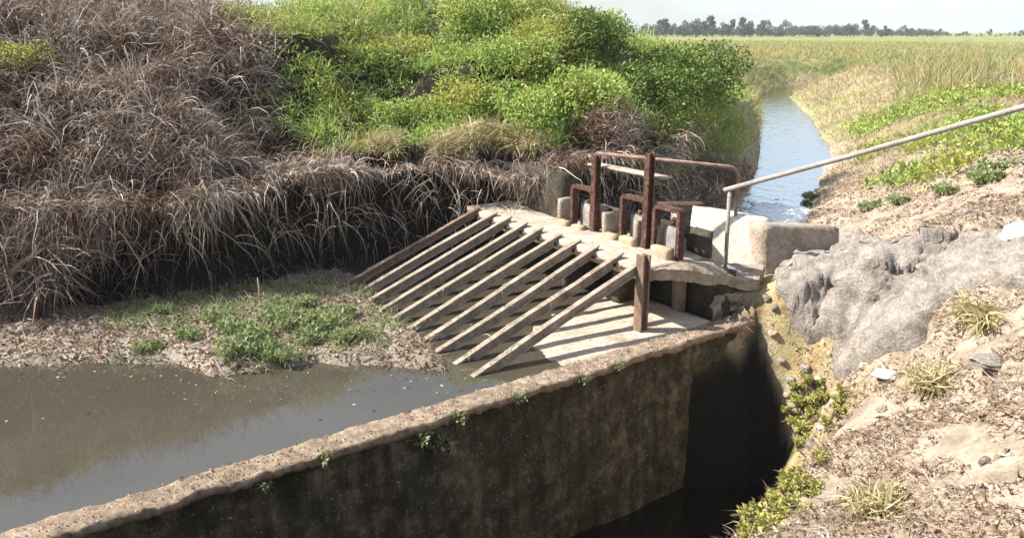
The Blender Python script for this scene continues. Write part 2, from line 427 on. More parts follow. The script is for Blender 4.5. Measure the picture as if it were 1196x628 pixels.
def grid_box(lo, hi, cell, amp, seed, warp=None, fine=2.0):
    """a box cut into cells whose surface is roughened by noise; corners slightly rounded"""
    lo = np.array(lo, float); hi = np.array(hi, float)
    n = [max(1, int(round((hi[i] - lo[i]) / cell))) for i in range(3)]
    verts = {}; V = []; Fc = []
    def vid(i, j, k):
        key = (i, j, k)
        if key not in verts:
            verts[key] = len(V); V.append((i / n[0], j / n[1], k / n[2]))
        return verts[key]
    for ax in range(3):
        a, b = (ax + 1) % 3, (ax + 2) % 3
        for side in (0, n[ax]):
            for i in range(n[a]):
                for j in range(n[b]):
                    q = []
                    for di, dj in ((0, 0), (1, 0), (1, 1), (0, 1)):
                        t = [0, 0, 0]; t[ax] = side; t[a] = i + di; t[b] = j + dj
                        q.append(vid(*t))
                    if side == 0: q.reverse()
                    Fc.append(q)
    V = np.array(V) * (hi - lo) + lo
    r = min(cell * 0.2, 0.012)
    if amp > 0:
        edge = ((np.abs(V - lo) < 1e-6) | (np.abs(V - hi) < 1e-6)).sum(1)
        cen = (lo + hi) / 2
        pull = np.where(edge >= 2, 1.0, 0.0)[:, None] * r * np.sign(cen - V) * ((np.abs(V - lo) < 1e-6) | (np.abs(V - hi) < 1e-6))
        V = V + pull
        off = np.stack([noise3(V, fine / cell * 0.25, seed + 31 * k) + 0.5 * noise3(V, fine / cell * 0.8, seed + 77 + 31 * k) for k in range(3)], 1)
        V = V + off * amp
    if warp is not None: V = warp(V)
    return V, np.array(Fc)

def rough_box(name, lo, hi, material, parent=None, cell=0.1, amp=0.012, seed=1, warp=None, loc=None, rotz=None):
    V, Fc = grid_box(lo, hi, cell, amp, seed, warp)
    return link(name, mesh_np(name, V, Fc), material, parent, loc, rotz)

def tube(path, rad, sides=10, closed=True):
    """tube along a list of points; rad a number or one per point"""
    path = [Vector(p) for p in path]; n = len(path)
    rad = [rad] * n if isinstance(rad, (int, float)) else rad
    V = []; Fc = []
    ref = Vector((0.31, 0.22, 0.93))
    for i, p in enumerate(path):
        d = (path[min(i + 1, n - 1)] - path[max(i - 1, 0)]).normalized()
        if abs(d.dot(ref)) > 0.95: ref = Vector((0.9, 0.1, 0.2))
        a = d.cross(ref).normalized(); b = d.cross(a).normalized()
        for k in range(sides):
            t = 2 * math.pi * k / sides
            V.append(tuple(p + (a * math.cos(t) + b * math.sin(t)) * rad[i]))
    for i in range(n - 1):
        for k in range(sides):
            k2 = (k + 1) % sides
            Fc.append((i * sides + k, i * sides + k2, (i + 1) * sides + k2, (i + 1) * sides + k))
    if closed:
        for base in (0, (n - 1) * sides):
            c = len(V); V.append(tuple(path[0 if base == 0 else -1]))
            for k in range(sides):
                Fc.append((base + k, base + (k + 1) % sides, c, c))
    return V, Fc

def build(name, V, Fc, material, parent=None, smooth=False, loc=None, rotz=None):
    me = bpy.data.meshes.new(name)
    me.from_pydata([tuple(v) for v in V], [], [tuple(dict.fromkeys(f)) for f in Fc])
    bm = bmesh.new(); bm.from_mesh(me); bmesh.ops.recalc_face_normals(bm, faces=bm.faces); bm.to_mesh(me); bm.free()
    if smooth:
        for p in me.polygons: p.use_smooth = True
    return link(name, me, material, parent, loc, rotz)

def norm(a): return a / np.maximum(1e-9, np.linalg.norm(a, axis=1))[:, None]

def blades(root, d, length, width, droop, nseg, r, jitter=0.12):
    """grass blades as quad strips; all arguments arrays of n"""
    n = len(root)
    p = root.astype(float).copy(); d = norm(d.astype(float))
    length = np.broadcast_to(length, n); width = np.broadcast_to(width, n); droop = np.broadcast_to(droop, n)
    side = norm(np.cross(d, r.normal(size=(n, 3))))
    rows = []
    for k in range(nseg + 1):
        t = k / nseg
        w = (width * (1.0 - 0.88 * t ** 1.6) * 0.5)[:, None]
        rows.append(p - side * w); rows.append(p + side * w)
        d = d + np.array([0, 0, -1.0]) * (droop / nseg)[:, None] * (0.4 + 1.2 * t) + r.normal(size=(n, 3)) * jitter
        d = norm(d)
        side = norm(side - d * (side * d).sum(1)[:, None])
        p = p + d * (length / nseg)[:, None]
    V = np.stack(rows, 1)                                   # n, 2(nseg+1), 3
    base = (np.arange(n) * 2 * (nseg + 1))[:, None]
    Fs = [np.stack([base[:, 0] + 2 * k, base[:, 0] + 2 * k + 1, base[:, 0] + 2 * k + 3, base[:, 0] + 2 * k + 2], 1) for k in range(nseg)]
    return V.reshape(-1, 3), np.concatenate(Fs)

def leaves(pos, d, size, r, aspect=0.5, fold=0.15):
    n = len(pos); d = norm(d); size = np.broadcast_to(size, n)[:, None]
    side = norm(np.cross(d, r.normal(size=(n, 3)))); up = np.cross(side, d)
    b = pos; t = pos + d * size - up * size * fold
    m = pos + d * size * 0.45 + up * size * fold
    V = np.stack([b, m - side * size * aspect * 0.5, t, m + side * size * aspect * 0.5], 1)
    i = (np.arange(n) * 4)[:, None]
    return V.reshape(-1, 3), i + np.array([[0, 1, 2, 3]])

def joinvf(parts):
    V = []; Fs = []; o = 0
    for v, f in parts:
        V.append(v); Fs.append(np.asarray(f) + o); o += len(v)
    return np.concatenate(V), np.concatenate(Fs)

def normal_at(x, y, e=0.08):
    hx = (H(x + e, y, False) - H(x - e, y, False)) / (2 * e); hy = (H(x, y + e, False) - H(x, y - e, False)) / (2 * e)
    return norm(np.stack([-hx, -hy, np.ones_like(hx)], 1))

def scatter(n, x0, x1, y0, y1, keep, r):
    x = r.uniform(x0, x1, n); y = r.uniform(y0, y1, n)
    k = keep(x, y); k = k if k.dtype == bool else (r.uniform(size=n) < k)
    return x[k], y[k]

def hemi(n, r, up=0.0):
    v = norm(r.normal(size=(n, 3))); v[:, 2] = np.abs(v[:, 2]) + up
    return norm(v)

# ------------------------------------------------------------------ the ground
def axis(lo, hi, c0, c1, step, grow):
    mid = list(np.arange(c0, c1 + 1e-6, step)); a = []; s = step; x = c0
    while x > lo: s = s * grow + 0.0; x -= s; a.append(x)
    b = []; s = step; x = c1
    while x < hi: s *= grow; x += s; b.append(x)
    return np.array(a[::-1] + mid + b)
gx = axis(-900, 1100, -6.5, 6.5, 0.055, 1.055); gy = axis(-12, 1500, 2.4, 12.0, 0.055, 1.045)
X, Y = np.meshgrid(gx, gy); nx, ny = len(gx), len(gy)
Z = H(X, Y)
idx = np.arange(nx * ny).reshape(ny, nx)
gf = np.stack([idx[:-1, :-1], idx[:-1, 1:], idx[1:, 1:], idx[1:, :-1]], -1).reshape(-1, 4)
gme = mesh_np('ground', np.stack([X.ravel(), Y.ravel(), Z.ravel()], 1), gf, True)
dp_, dc_, dt_, ds_, dd_ = (poly_sdf(X, Y, q) for q in (POOL, CANAL, PIT, SEDIMENT, DECK))
left_ = sstep(-1.2, 1.2, canal_mid(Y) - X)
far = sstep(13, 20, np.hypot(X, Y))
nz = fbm(X * 0.3, Y * 0.3, 90, 3)
zone = np.zeros((ny, nx, 4), np.float32)
zone[..., 0] = np.clip(left_ * sstep(-0.2, 0.1, dp_) * (1 - far) + 1.3 * sstep(0.12, -0.05, dt_ + fbm(X * 3, Y * 3, 91, 3) * 0.2) + (dp_ < 0) * 0.4, 0, 1)  # red: dark soil plus shade painted under the bank lip and in the pit
zone[..., 1] = np.clip(np.maximum(far * (0.75 + 0.5 * nz), sstep(30, 60, np.hypot(X, Y))) * np.maximum(sstep(0.3, 3.0, dc_ + nz * 2), sstep(20, 26, Y) * (dc_ > 0.05)), 0, 1)
zone[..., 2] = np.clip(sstep(-0.15, 0.05, -ds_), 0, 1)
zone[..., 3] = 1
al = np.zeros((ny, nx, 4), np.float32); al[..., 0] = sstep(-0.05, 0.12, dt_) * sstep(0.75, 0.35, dt_ + 0.8 * fbm(X * 2.5, Y * 2.5, 92, 3)) * (X > 1.2); al[..., 1] = sstep(0.03, -0.06, dt_ + fbm(X * 3, Y * 3, 93, 3) * 0.1); al[..., 3] = 1  # red: algae stain; green: pit shade painted into the soil colour
ca = gme.color_attributes.new('algae_shade', 'FLOAT_COLOR', 'POINT'); ca.data.foreach_set('color', al.ravel())
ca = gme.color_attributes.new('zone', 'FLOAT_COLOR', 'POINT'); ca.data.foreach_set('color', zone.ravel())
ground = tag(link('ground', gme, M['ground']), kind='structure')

def sheet(name, poly, z, material):
    return tag(build(name, [(x, y, z) for x, y in poly], [tuple(range(len(poly)))], material), kind='structure')
sheet('pool_water', [SW(-9, 0.1), SW(6.7, 0.1), SW(6.5, 1.0), SW(6.3, 4.2), (-1.0, 11.3), (-2.8, 10.4), (-5, 9.1), (-14, 7.6), (-14, 0)], WATER, M['pool'])
sheet('canal_water', [SW(6.35, 0.55), SW(6.35, 2.9), (0.6, 10.9), (1.3, 11.7), (2.6, 13.6), (3.8, 15.9), (5.4, 19.3), (8.7, 30.2), (12.2, 42.5), (16.6, 50.6), (30, 56.6), (80, 66.6),
      (80, 64), (31, 53.5), (18.8, 47.6), (14.4, 41.8), (11.4, 29.8), (8.8, 21.1), (5.5, 13.9), (3.5, 10.1), (2.3, 9.75)], CANAL_WATER, M['canal'])
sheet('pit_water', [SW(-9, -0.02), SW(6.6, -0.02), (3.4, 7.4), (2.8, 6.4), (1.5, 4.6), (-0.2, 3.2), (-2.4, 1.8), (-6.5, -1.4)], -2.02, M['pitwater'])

# ------------------------------------------------------------------ weir wall
weir = thing('weir_wall', 'long mossy concrete weir wall holding back the murky pool', 'wall', (*SW(0, 0), -2.2), TH)
def wall_warp(V):
    V = V.copy(); top = V[:, 2] > 1.0
    V[:, 1] += 0.04 * fbm(V[:, 0] * 0.8, V[:, 2] * 0.8, 12, 3)
    front = V[:, 1] < 0.12
    V[:, 1] -= front * 0.022 * np.floor(np.clip((1.84 - V[:, 2]) / 0.42, 0, 4)) - front * 0.03
    jn = np.abs((V[:, 0] + 0.37) % 2.4 - 1.2) < 0.03; V[:, 1] += jn * front * 0.025
    return V
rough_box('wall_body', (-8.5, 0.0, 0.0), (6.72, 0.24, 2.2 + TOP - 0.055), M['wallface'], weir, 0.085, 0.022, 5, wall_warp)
def cop_warp(V):
    V = V.copy(); V[:, 2] += 0.015 * fbm(V[:, 0] * 2.2, V[:, 1] * 2, 14, 3); V[:, 1] += 0.03 * fbm(V[:, 0] * 3.1, V[:, 2], 15, 3) * (V[:, 1] < 0.12)
    return V
rough_box('coping', (-8.5, -0.025, 2.2 + TOP - 0.075), (6.70, 0.235, 2.2 + TOP), M['coping'], weir, 0.032, 0.022, 9, cop_warp)

# apron behind the wall, under the rack
def apron_warp(V):
    V = V.copy(); V[:, 2] += np.interp(V[:, 0], [2.2, 3.0, 3.6, 4.6, 6.4], [-0.26, -0.16, -0.10, -0.03, 0.0]) - 0.05 * np.clip((V[:, 1] - 0.9) / 1.0, 0, 2)
    return V
apron = thing('concrete_apron', 'pale concrete apron between the weir wall and the rack', 'slab', (*SW(0, 0), -0.6), TH)
rough_box('slab', (1.9, 0.242, -0.1), (6.35, 1.9, 0.225), M['concrete_pink'], apron, 0.1, 0.012, 33, apron_warp)
rough_box('intake_floor', (3.2, 1.9, -0.3), (6.35, 3.9, 0.06), M['shadewall'], apron, 0.12, 0.015, 34)

# beam that carries the rack, gates platform
beam = thing('rack_beam', 'pinkish concrete sill beam carrying the top ends of the rack bars', 'beam', (*SW(5.5, 0.55), -0.45), TH)
def beam_warp(V):
    V = V.copy(); V[:, 2] += 0.03 * np.sin(V[:, 1] * 1.7 + 0.4) * (V[:, 2] > 0.5) + 0.035 * V[:, 1] * (V[:, 2] > 0.5)
    return V
rough_box('beam', (0.02, 0.0, 0.56), (0.98, 3.35, 0.70), M['concrete_pink'], beam, 0.055, 0.012, 41, beam_warp)
for i in range(3):
    rough_box('pier', (0.45, 0.75 + i * 0.92, 0.0), (0.9, 0.92 + i * 0.92, 0.555), M['shadewall'], beam, 0.1, 0.01, 43 + i)

# ------------------------------------------------------------------ trash rack
rack = thing('trash_rack', 'sloping rack of parallel weathered steel bars in front of the gates', 'rack', (*SW(5.5, 0.62), -0.37), TH)
SL = 0.366; LEN = 2.85
def bar_mesh(seed, hw=0.033, hh=0.105):
    r = np.random.default_rng(seed)
    prof = [(-hw, 0), (hw, 0), (hw, -0.022), (hw * 0.35, -0.03), (hw * 0.35, -hh + 0.02), (hw * 0.9, -hh + 0.012), (hw * 0.9, -hh),
            (-hw * 0.9, -hh), (-hw * 0.9, -hh + 0.012), (-hw * 0.35, -hh + 0.02), (-hw * 0.35, -0.03), (-hw, -0.022)]
    V = []; Fc = []; ns = 14; k = len(prof)
    ph = r.uniform(0, 6); am = r.uniform(0.004, 0.012)
    for i in range(ns + 1):
        x = 0.1 - i / ns * LEN
        off = am * math.sin(x * 2.2 + ph); dz = 0.006 * math.sin(x * 3.1 + ph * 2)
        for (a, b) in prof: V.append((x, a + off + r.normal() * 0.0012, b + x * SL + dz + r.normal() * 0.0015))
    for i in range(ns):
        for j in range(k): Fc.append((i * k + j, i * k + (j + 1) % k, (i + 1) * k + (j + 1) % k, (i + 1) * k + j))
    Fc.append(tuple(range(k))); Fc.append(tuple(range(ns * k, ns * k + k)))
    return V, Fc
for i in range(10):
    V, Fc = bar_mesh(100 + i)
    jit = [0, .02, -.01, .015, 0, -.02, .01, 0, .015, -.03][i]
    z0 = 0.37 + 0.315 + 0.003 * i
    build('bar', [(x + jit, y + i * 0.3375, z + z0) for x, y, z in V], Fc, M['steel'] if i < 9 else M['post'], rack)
# the upright that closes the rack towards the wall
V = []; Fc = []
def hpost(x, y, z0, z1, w, d, t):
    V = []; Fc = []
    def bx(a, b):
        o = len(V)
        for z in (a[2], b[2]):
            V.extend([(a[0], a[1], z), (b[0], a[1], z), (b[0], b[1], z), (a[0], b[1], z)])
        Fc.extend([(o, o + 1, o + 2, o + 3), (o + 4, o + 5, o + 6, o + 7), (o, o + 1, o + 5, o + 4), (o + 1, o + 2, o + 6, o + 5), (o + 2, o + 3, o + 7, o + 6), (o + 3, o, o + 4, o + 7)])
    bx((x - d / 2, y - w / 2, z0), (x - d / 2 + t, y + w / 2, z1)); bx((x + d / 2 - t, y - w / 2, z0), (x + d / 2, y + w / 2, z1 - 0.004))
    bx((x - d / 2 + t, y - t / 2, z0), (x + d / 2 - t, y + t / 2, z1 - 0.008))
    return V, Fc
V, Fc = hpost(0.03, -0.085, -0.03, 0.80, 0.11, 0.10, 0.018)
build('post', V, Fc, M['post'], rack)
link('cross_rod', mesh_np('cross_rod', *[np.array(q) for q in tube([(0.0, -0.03, 0.60), (0.0, 3.2, 0.63)], 0.014, 6)]), M['rust'], rack)

# ------------------------------------------------------------------ head wall and sluice gates
head = thing('gate_headwall', 'row of pale slender concrete piers with yellowed blocks between the gates', 'headwall', (*SW(6.12, 0), -0.6), TH)
for w, top in ((2.64, 0.70), (2.08, 0.69), (1.80, 0.67), (1.27, 0.68), (0.97, 0.68)):
    rough_box('pier', (-0.02, w - 0.042, 0.86), (0.30, w + 0.042, 0.50 + top), M['masonry'], head, 0.06, 0.008, int(w * 100))
for w, h, ww in ((2.44, 0.32, 0.20), (2.16, 0.31, 0.20), (1.58, 0.32, 0.20), (1.29, 0.34, 0.24), (0.77, 0.34, 0.28)):
    rough_box('block', (-0.14, w - ww / 2, 0.82), (-0.025, w + ww / 2, 0.65 + h), M['concrete_yellow'], head, 0.05, 0.008, int(w * 130))
rough_box('sill', (0.40, 0.3, -0.5), (0.62, 2.75, 0.715), M['shadewall'], head, 0.12, 0.012, 71)
rough_box('back_wall', (0.31, 0.45, 0.84), (0.37, 2.72, 1.16), M['shadewall'], head, 0.1, 0.01, 72)
rough_box('side_wall', (0.08, 2.70, -0.6), (0.4, 4.3, 1.48), M['shadewall'], head, 0.14, 0.02, 73)

def gate(wl, wr, label, topz, spindle_top):
    g = thing('sluice_gate', label, 'sluice gate', (*SW(6.12, (wl + wr) / 2), 0.12), TH, 'sluice gates of the intake')
    hw = (wl - wr) / 2; z0 = 0.0; t = topz - 0.12
    def channel(path, name, a, b):
        V = []; Fc = []; n = len(path)
        for (y, z, ny, nzv) in path:
            for (dx, dn) in ((-a, -b), (a, -b), (a, b), (-a, b)):
                V.append((dx, y + ny * dn, z + nzv * dn))
        for i in range(n - 1):
            for k in range(4): Fc.append((i * 4 + k, i * 4 + (k + 1) % 4, i * 4 + 4 + (k + 1) % 4, i * 4 + 4 + k))
        Fc.append((0, 1, 2, 3)); Fc.append(tuple((n - 1) * 4 + k for k in range(4)))
        return build(name, V, Fc, M['rust'], g)
    cr_ = 0.045
    pts = [(hw, z0, -1, 0), (hw, t - cr_, -1, 0)]
    for k in range(1, 5):
        a = k / 4 * math.pi / 2
        pts.append((hw - cr_ * (1 - math.cos(a)), t - cr_ + cr_ * math.sin(a), -math.cos(a), -math.sin(a)))
    for k in range(0, 5):
        a = k / 4 * math.pi / 2
        pts.append((-hw + cr_ * (1 - math.sin(a)), t - cr_ + cr_ * math.cos(a), math.sin(a), -math.cos(a)))
    pts.append((-hw, z0, 1, 0))
    channel(pts, 'frame', 0.045, 0.022)
    leaf = rough_box('gate_leaf', (0.06, -hw + 0.03, 0.02), (0.085, hw - 0.03, t - 0.20), M['gate'], g, 0.06, 0.003, 80)
    rough_box('lifting_lug', (0.045, -0.035, t - 0.20), (0.10, 0.035, t - 0.13), M['rust'], leaf, 0.05, 0.002, 81)
    if spindle_top:
        V, Fc = hpost(-0.02, -hw, 0.0, spindle_top - 0.12, 0.075, 0.085, 0.014)
        build('guide_post', V, Fc, M['rust'], g)
    return g
gate(2.36, 1.95, 'rusty arched sluice gate with a tall guide post, farthest from the cream wall', 0.80, 1.22)
gate(1.48, 1.08, 'rusty arched sluice gate with the tallest guide post, middle of the three', 0.82, 1.35)
gate(0.96, 0.60, 'rusty arched sluice gate without a guide post beside the cream wall', 0.79, None)
plank = tag(rough_box('walkway_plank', (0, 0, 0), (0.20, 1.25, 0.045), M['concrete'], None, 0.08, 0.004, 90, None, (*SW(6.175, 0.98), 1.05), TH),
            'pale narrow walkway plank fixed behind the two guide posts', 'plank')

# faded red pipe rail behind the gates
def smooth_path(pts, n=6):
    """round the corners of a polyline of points (p, radius)"""
    out = [Vector(pts[0][0])]
    for i in range(1, len(pts) - 1):
        p = Vector(pts[i][0]); r = pts[i][1]
        a = p + (Vector(pts[i - 1][0]) - p).normalized() * r; b = p + (Vector(pts[i + 1][0]) - p).normalized() * r
        for k in range(n + 1):
            t = k / n; out.append(a * (1 - t) ** 2 + p * 2 * t * (1 - t) + b * t * t)
    out.append(Vector(pts[-1][0])); return out
# cream wing wall
WA = np.array([2.07, 9.28]); WB = np.array([2.95, 8.98]); WC = np.array([4.05, 9.5])
wing = thing('wing_wall', 'cream rendered concrete wing wall beside the canal with a grey end block', 'wall', (WB[0], WB[1], -0.5))
def slab_wall(name, A, B, zA, zB, zbot, thick, lean, material, parent, seed):
    A = np.array(A) - WB; B = np.array(B) - WB
    d = (B - A); L = np.linalg.norm(d); d = d / L; nrm = np.array([-d[1], d[0]])
    def warp(V):
        t = V[:, 0] / L; top = np.where(V[:, 2] > 0.5, 1.0, V[:, 2])
        zt = (zA + (zB - zA) * t)
        z = zbot + (V[:, 2]) * (zt - zbot)
        off = V[:, 1] + lean * (z - zbot)
        return np.stack([A[0] + d[0] * V[:, 0] + nrm[0] * off, A[1] + d[1] * V[:, 0] + nrm[1] * off, z + 0.5], 1)
    V, Fc = grid_box((0, 0, 0), (L, thick, 1.0), 0.1, 0.006, seed, warp)
    return link(name, mesh_np(name, V, Fc), material, parent)
slab_wall('wall_face', WA, WB, 0.56, 0.47, -0.45, 0.14, 0.42, M['concrete_pale'], wing, 201)
slab_wall('end_block', WB + (WC - WB) * 0.02, WC, 0.46, 0.30, -0.45, 0.30, 0.10, M['concrete'], wing, 202)
slab_wall('canal_side', np.array(SW(6.45, 0.75)), WA + np.array([0.0, 0.3]), 0.42, 0.54, -0.9, 0.14, 0.0, M['concrete'], wing, 203)
rough_box('rust_cap', (-1.15, 0.70, 1.045), (-0.55, 0.95, 1.07), M['rust'], wing, 0.08, 0.004, 204)

prail = thing('pipe_rail', 'faded red bent pipe rail behind the sluice gates', 'railing', (*SW(6.45, 1.3), 0.3), TH)
r0 = np.array(SW(6.45, 1.3))
def loc_sw(x, y, z): q = np.array([x, y]) - r0; return (float(q @ UW), float(-(q @ NW)), z - 0.3)
pA = np.array(SW(6.20, 2.05)); pB = np.array([2.70, 9.50])
pp = smooth_path([(loc_sw(pA[0], pA[1], 1.22), 0), (loc_sw(pB[0], pB[1], 1.05), 0.14), (loc_sw(pB[0], pB[1], 0.44), 0)])
V, Fc = tube(pp, 0.022, 8); build('rail', V, Fc, M['pipe_red'], prail, True)

# ------------------------------------------------------------------ deck, masonry, handrail
def prism(name, top, thick, material, label, cat, seed, z_noise=0.02, zf=None):
    base = Vector(top[0])
    V = []; n = len(top); Fc = []
    for p in top: V.append(Vector(p) - base)
    for p in top: V.append(Vector(p) - base - Vector((0, 0, thick)))
    Fc = [tuple(range(n)), tuple(range(n, 2 * n))[::-1]] + [(i, (i + 1) % n, n + (i + 1) % n, n + i) for i in range(n)]
    me = bpy.data.meshes.new(name); me.from_pydata([tuple(v) for v in V], [], Fc)
    bm = bmesh.new(); bm.from_mesh(me)
    bmesh.ops.triangulate(bm, faces=bm.faces)
    for _ in range(5):
        bmesh.ops.subdivide_edges(bm, edges=[e for e in bm.edges if e.calc_length() > 0.07], cuts=1)
        bmesh.ops.triangulate(bm, faces=bm.faces)
    bmesh.ops.recalc_face_normals(bm, faces=bm.faces)
    co = np.array([v.co for v in bm.verts]); off = np.stack([noise3(co, 4, seed + k) + 0.6 * noise3(co, 11, seed + 9 + k) + 0.35 * noise3(co, 27, seed + 19 + k) for k in range(3)], 1) * z_noise
    if zf is not None: off[:, 2] += zf(co + np.array(base))
    for v, o in zip(bm.verts, off): v.co += Vector(o)
    bm.to_mesh(me); bm.free()
    return tag(link(name, me, material, None, base), label, cat)
def deck_z(co):
    q = co[:, :2] - P0; ss = q @ UW; ww = -(q @ NW)
    return 0.235 * sstep(6.95, 6.45, ss) * sstep(0.12, 0.5, ww)
prism('deck_slab', [(1.43, 7.95, 0), (1.75, 8.03, 0), (2.1, 8.16, 0), (2.4, 8.33, 0), (2.7, 8.42, 0), (2.93, 8.93, 0), (2.10, 9.24, 0), (2.13, 8.49, 0)], 0.12, M['masonry'],
      'dirt-covered concrete deck slab overhanging the dark hollow beside the rack post', 'slab', 400, 0.025, deck_z)
prism('masonry_wall', [(2.17, 8.24, -0.16), (2.45, 8.37, -0.14), (2.74, 8.46, -0.12), (2.74, 8.75, -0.14), (2.45, 8.80, -0.15), (2.34, 8.40, -0.14)], 0.45, M['masonry'],
      'low rubble masonry wall under the handrail foot at the end of the weir', 'wall', 402, 0.075)
hr = thing('handrail', 'grey galvanised pipe handrail sloping up the bank on a thin post', 'railing', (2.41, 8.71, -0.03))
V, Fc = tube([(0, 0, -0.02), (-0.01, 0, 0.5), (-0.02, 0, 0.96)], 0.022, 10); build('post', V, Fc, M['pipe'], hr, True)
rp0 = np.array([-0.07, 0.03, 0.955]); rp1 = np.array([4.45 - 2.41, 7.1 - 8.71, 1.972 + 0.03]); rdir = rp1 - rp0
V, Fc = tube([rp0, rp0 + rdir * 0.5 + np.array([0, 0, -0.008]), rp1, rp0 + rdir * 1.35], 0.027, 12); build('top_rail', V, Fc, M['pipe'], hr, True)
pe = rp0 + rdir * 1.28
V, Fc = tube([(pe[0], pe[1], pe[2]), (pe[0], pe[1], H(np.array([pe[0] + 2.41]), np.array([pe[1] + 8.71]))[0] - 0.02)], 0.022, 10); build('post', V, Fc, M['pipe'], hr, True)
tag(rough_box('concrete_footing', (-0.11, -0.10, -0.1), (0.12, 0.11, 0.035), M['boulder'], None, 0.05, 0.012, 410, None, (2.40, 8.70, 0.02), 0.3), 'small whitish concrete footing at the handrail post', 'footing')

# ------------------------------------------------------------------ rock outcrop
ROCK = [tuple(hit(u, v)[:2]) for u, v in ((912, 296), (1000, 276), (1100, 268), (1196, 262), (1260, 280), (1230, 335), (1150, 345), (1105, 352), (1085, 405), (1030, 425), (965, 408), (915, 392), (900, 350))]
ra = np.array(ROCK); x0, y0 = ra.min(0) - 0.1; x1, y1 = ra.max(0) + 0.1
rx = np.arange(x0, x1, 0.025); ry = np.arange(y0, y1, 0.025); RX, RY = np.meshgrid(rx, ry)
rd = -poly_sdf(RX + 0.07 * fbm(RX * 3, RY * 3, 501, 3), RY + 0.07 * fbm(RX * 3, RY * 3, 511, 3), ROCK)
tilt = RX * 0.25 + RY * 0.1
base = H(RX, RY, False)
vz = base + 0.10 * fbm(RX * 1.2, RY * 1.2, 541, 3) + 0.03 * fbm(RX * 5, RY * 5, 542, 2) + RX * 0.06
cu = RY * 0.85 + RX * 0.35 + 0.10 * fbm(RX * 2.5, RY * 2.5, 551, 3)
LH = 0.095 + 0.0 * vz
layer = np.floor(vz / LH); fl = vz / LH - layer
bw = 0.22 + 0.35 * hash2(layer, layer * 0, 552)
cb = (cu + 0.6 * hash2(layer, layer * 0 + 3, 553)) / bw; blk = np.floor(cb); fb_ = cb - blk
keepb = hash2(layer, blk, 555)
dspl = 0.045 * (1 - fl) * (0.5 + keepb) + 0.055 * (hash2(layer, blk, 554) - 0.5) * (keepb > 0.35)
dspl = dspl - 0.035 * sstep(0.06, 0.0, np.minimum(fb_, 1 - fb_)) * (keepb > 0.3) - 0.03 * sstep(0.12, 0.0, fl) * (keepb > 0.2)
RZ = base + 0.035 + dspl * 1.25 + 0.05 * fbm(RX * 8, RY * 8, 530, 5, 0.6) + 0.02 * fbm(RX * 1.3, RY * 1.6, 532, 2)
RZ = np.where(rd > 0, base + (RZ - base + 0.04) * sstep(0, 0.10, rd) - 0.05 * sstep(0.08, 0, rd), base - 0.35)
ridx = np.arange(RX.size).reshape(RX.shape)
rf = np.stack([ridx[:-1, :-1], ridx[:-1, 1:], ridx[1:, 1:], ridx[1:, :-1]], -1).reshape(-1, 4)
keepv = (rd.ravel() > -0.06)
rf = rf[keepv[rf].all(1)]
used = np.unique(rf); remap = np.full(RX.size, -1); remap[used] = np.arange(len(used))
gyy, gxx = np.gradient(base, 0.025)
for _ in range(6):
    gyy = (gyy + np.roll(gyy, 1, 0) + np.roll(gyy, -1, 0) + np.roll(gyy, 1, 1) + np.roll(gyy, -1, 1)) / 5; gxx = (gxx + np.roll(gxx, 1, 0) + np.roll(gxx, -1, 0) + np.roll(gxx, 1, 1) + np.roll(gxx, -1, 1)) / 5
nl_ = np.sqrt(1 + gxx ** 2 + gyy ** 2); dsp = RZ - base
rv = np.stack([(RX - gxx / nl_ * dsp).ravel(), (RY - gyy / nl_ * dsp).ravel(), (base + dsp / nl_).ravel()], 1)[used]
rc = Vector((float(rv[:, 0].mean()), float(rv[:, 1].mean()), float(rv[:, 2].min())))
rock = tag(link('rock_outcrop', mesh_np('rock_outcrop', rv - np.array(rc), remap[rf], False), M['rock'], None, rc),
           'grey layered rock outcrop between the weir end and the handrail', 'rock')

def stone_mesh(seed, flat=0.65):
    bm = bmesh.new(); bmesh.ops.create_icosphere(bm, subdivisions=3, radius=1)
    co = np.array([v.co for v in bm.verts]); n = noise3(co, 1.1, seed) * 0.5 + noise3(co, 2.8, seed + 3) * 0.22
    q = np.round(co * 2.2 + n[:, None]) / 2.2
    co = co * (1 + n)[:, None] * 0.75 + q * 0.25
    co[:, 2] *= flat
    for v, c in zip(bm.verts, co): v.co = Vector(c)
    me = bpy.data.meshes.new('stone'); bm.to_mesh(me); bm.free()
    return me
sm = [stone_mesh(s, f) for s, f in ((600, .6), (610, .75), (620, .5), (630, .7))]
bo = tag(link('boulder', stone_mesh(640, 0.75), M['boulder'], None, hit(1186, 282) + Vector((0.05, 0, 0.03))), 'rounded whitish boulder on the dirt bank beside the grey outcrop', 'boulder')
bo.scale = (0.20, 0.17, 0.16)
fs = tag(link('flat_stone', stone_mesh(650, 0.4), M['rock'], None, hit(1160, 425) + Vector((0, 0, 0.02))), 'flat dark-edged grey slab of stone lying in leaf litter', 'stone')
fs.scale = (0.22, 0.12, 0.10); fs.rotation_euler = (0.1, 0.15, 0.3)
ps = tag(link('pale_stone', stone_mesh(660, 0.5), M['boulder'], None, hit(1035, 440) + Vector((0, 0, 0.01))), 'small white stone at the foot of the grey outcrop', 'stone')
ps.scale = (0.11, 0.10, 0.07)
for k, mm in enumerate(sm): mm.materials.append((M['masonry'], M['rock'], M['boulder'], M['concrete'])[k])
r = np.random.default_rng(77)
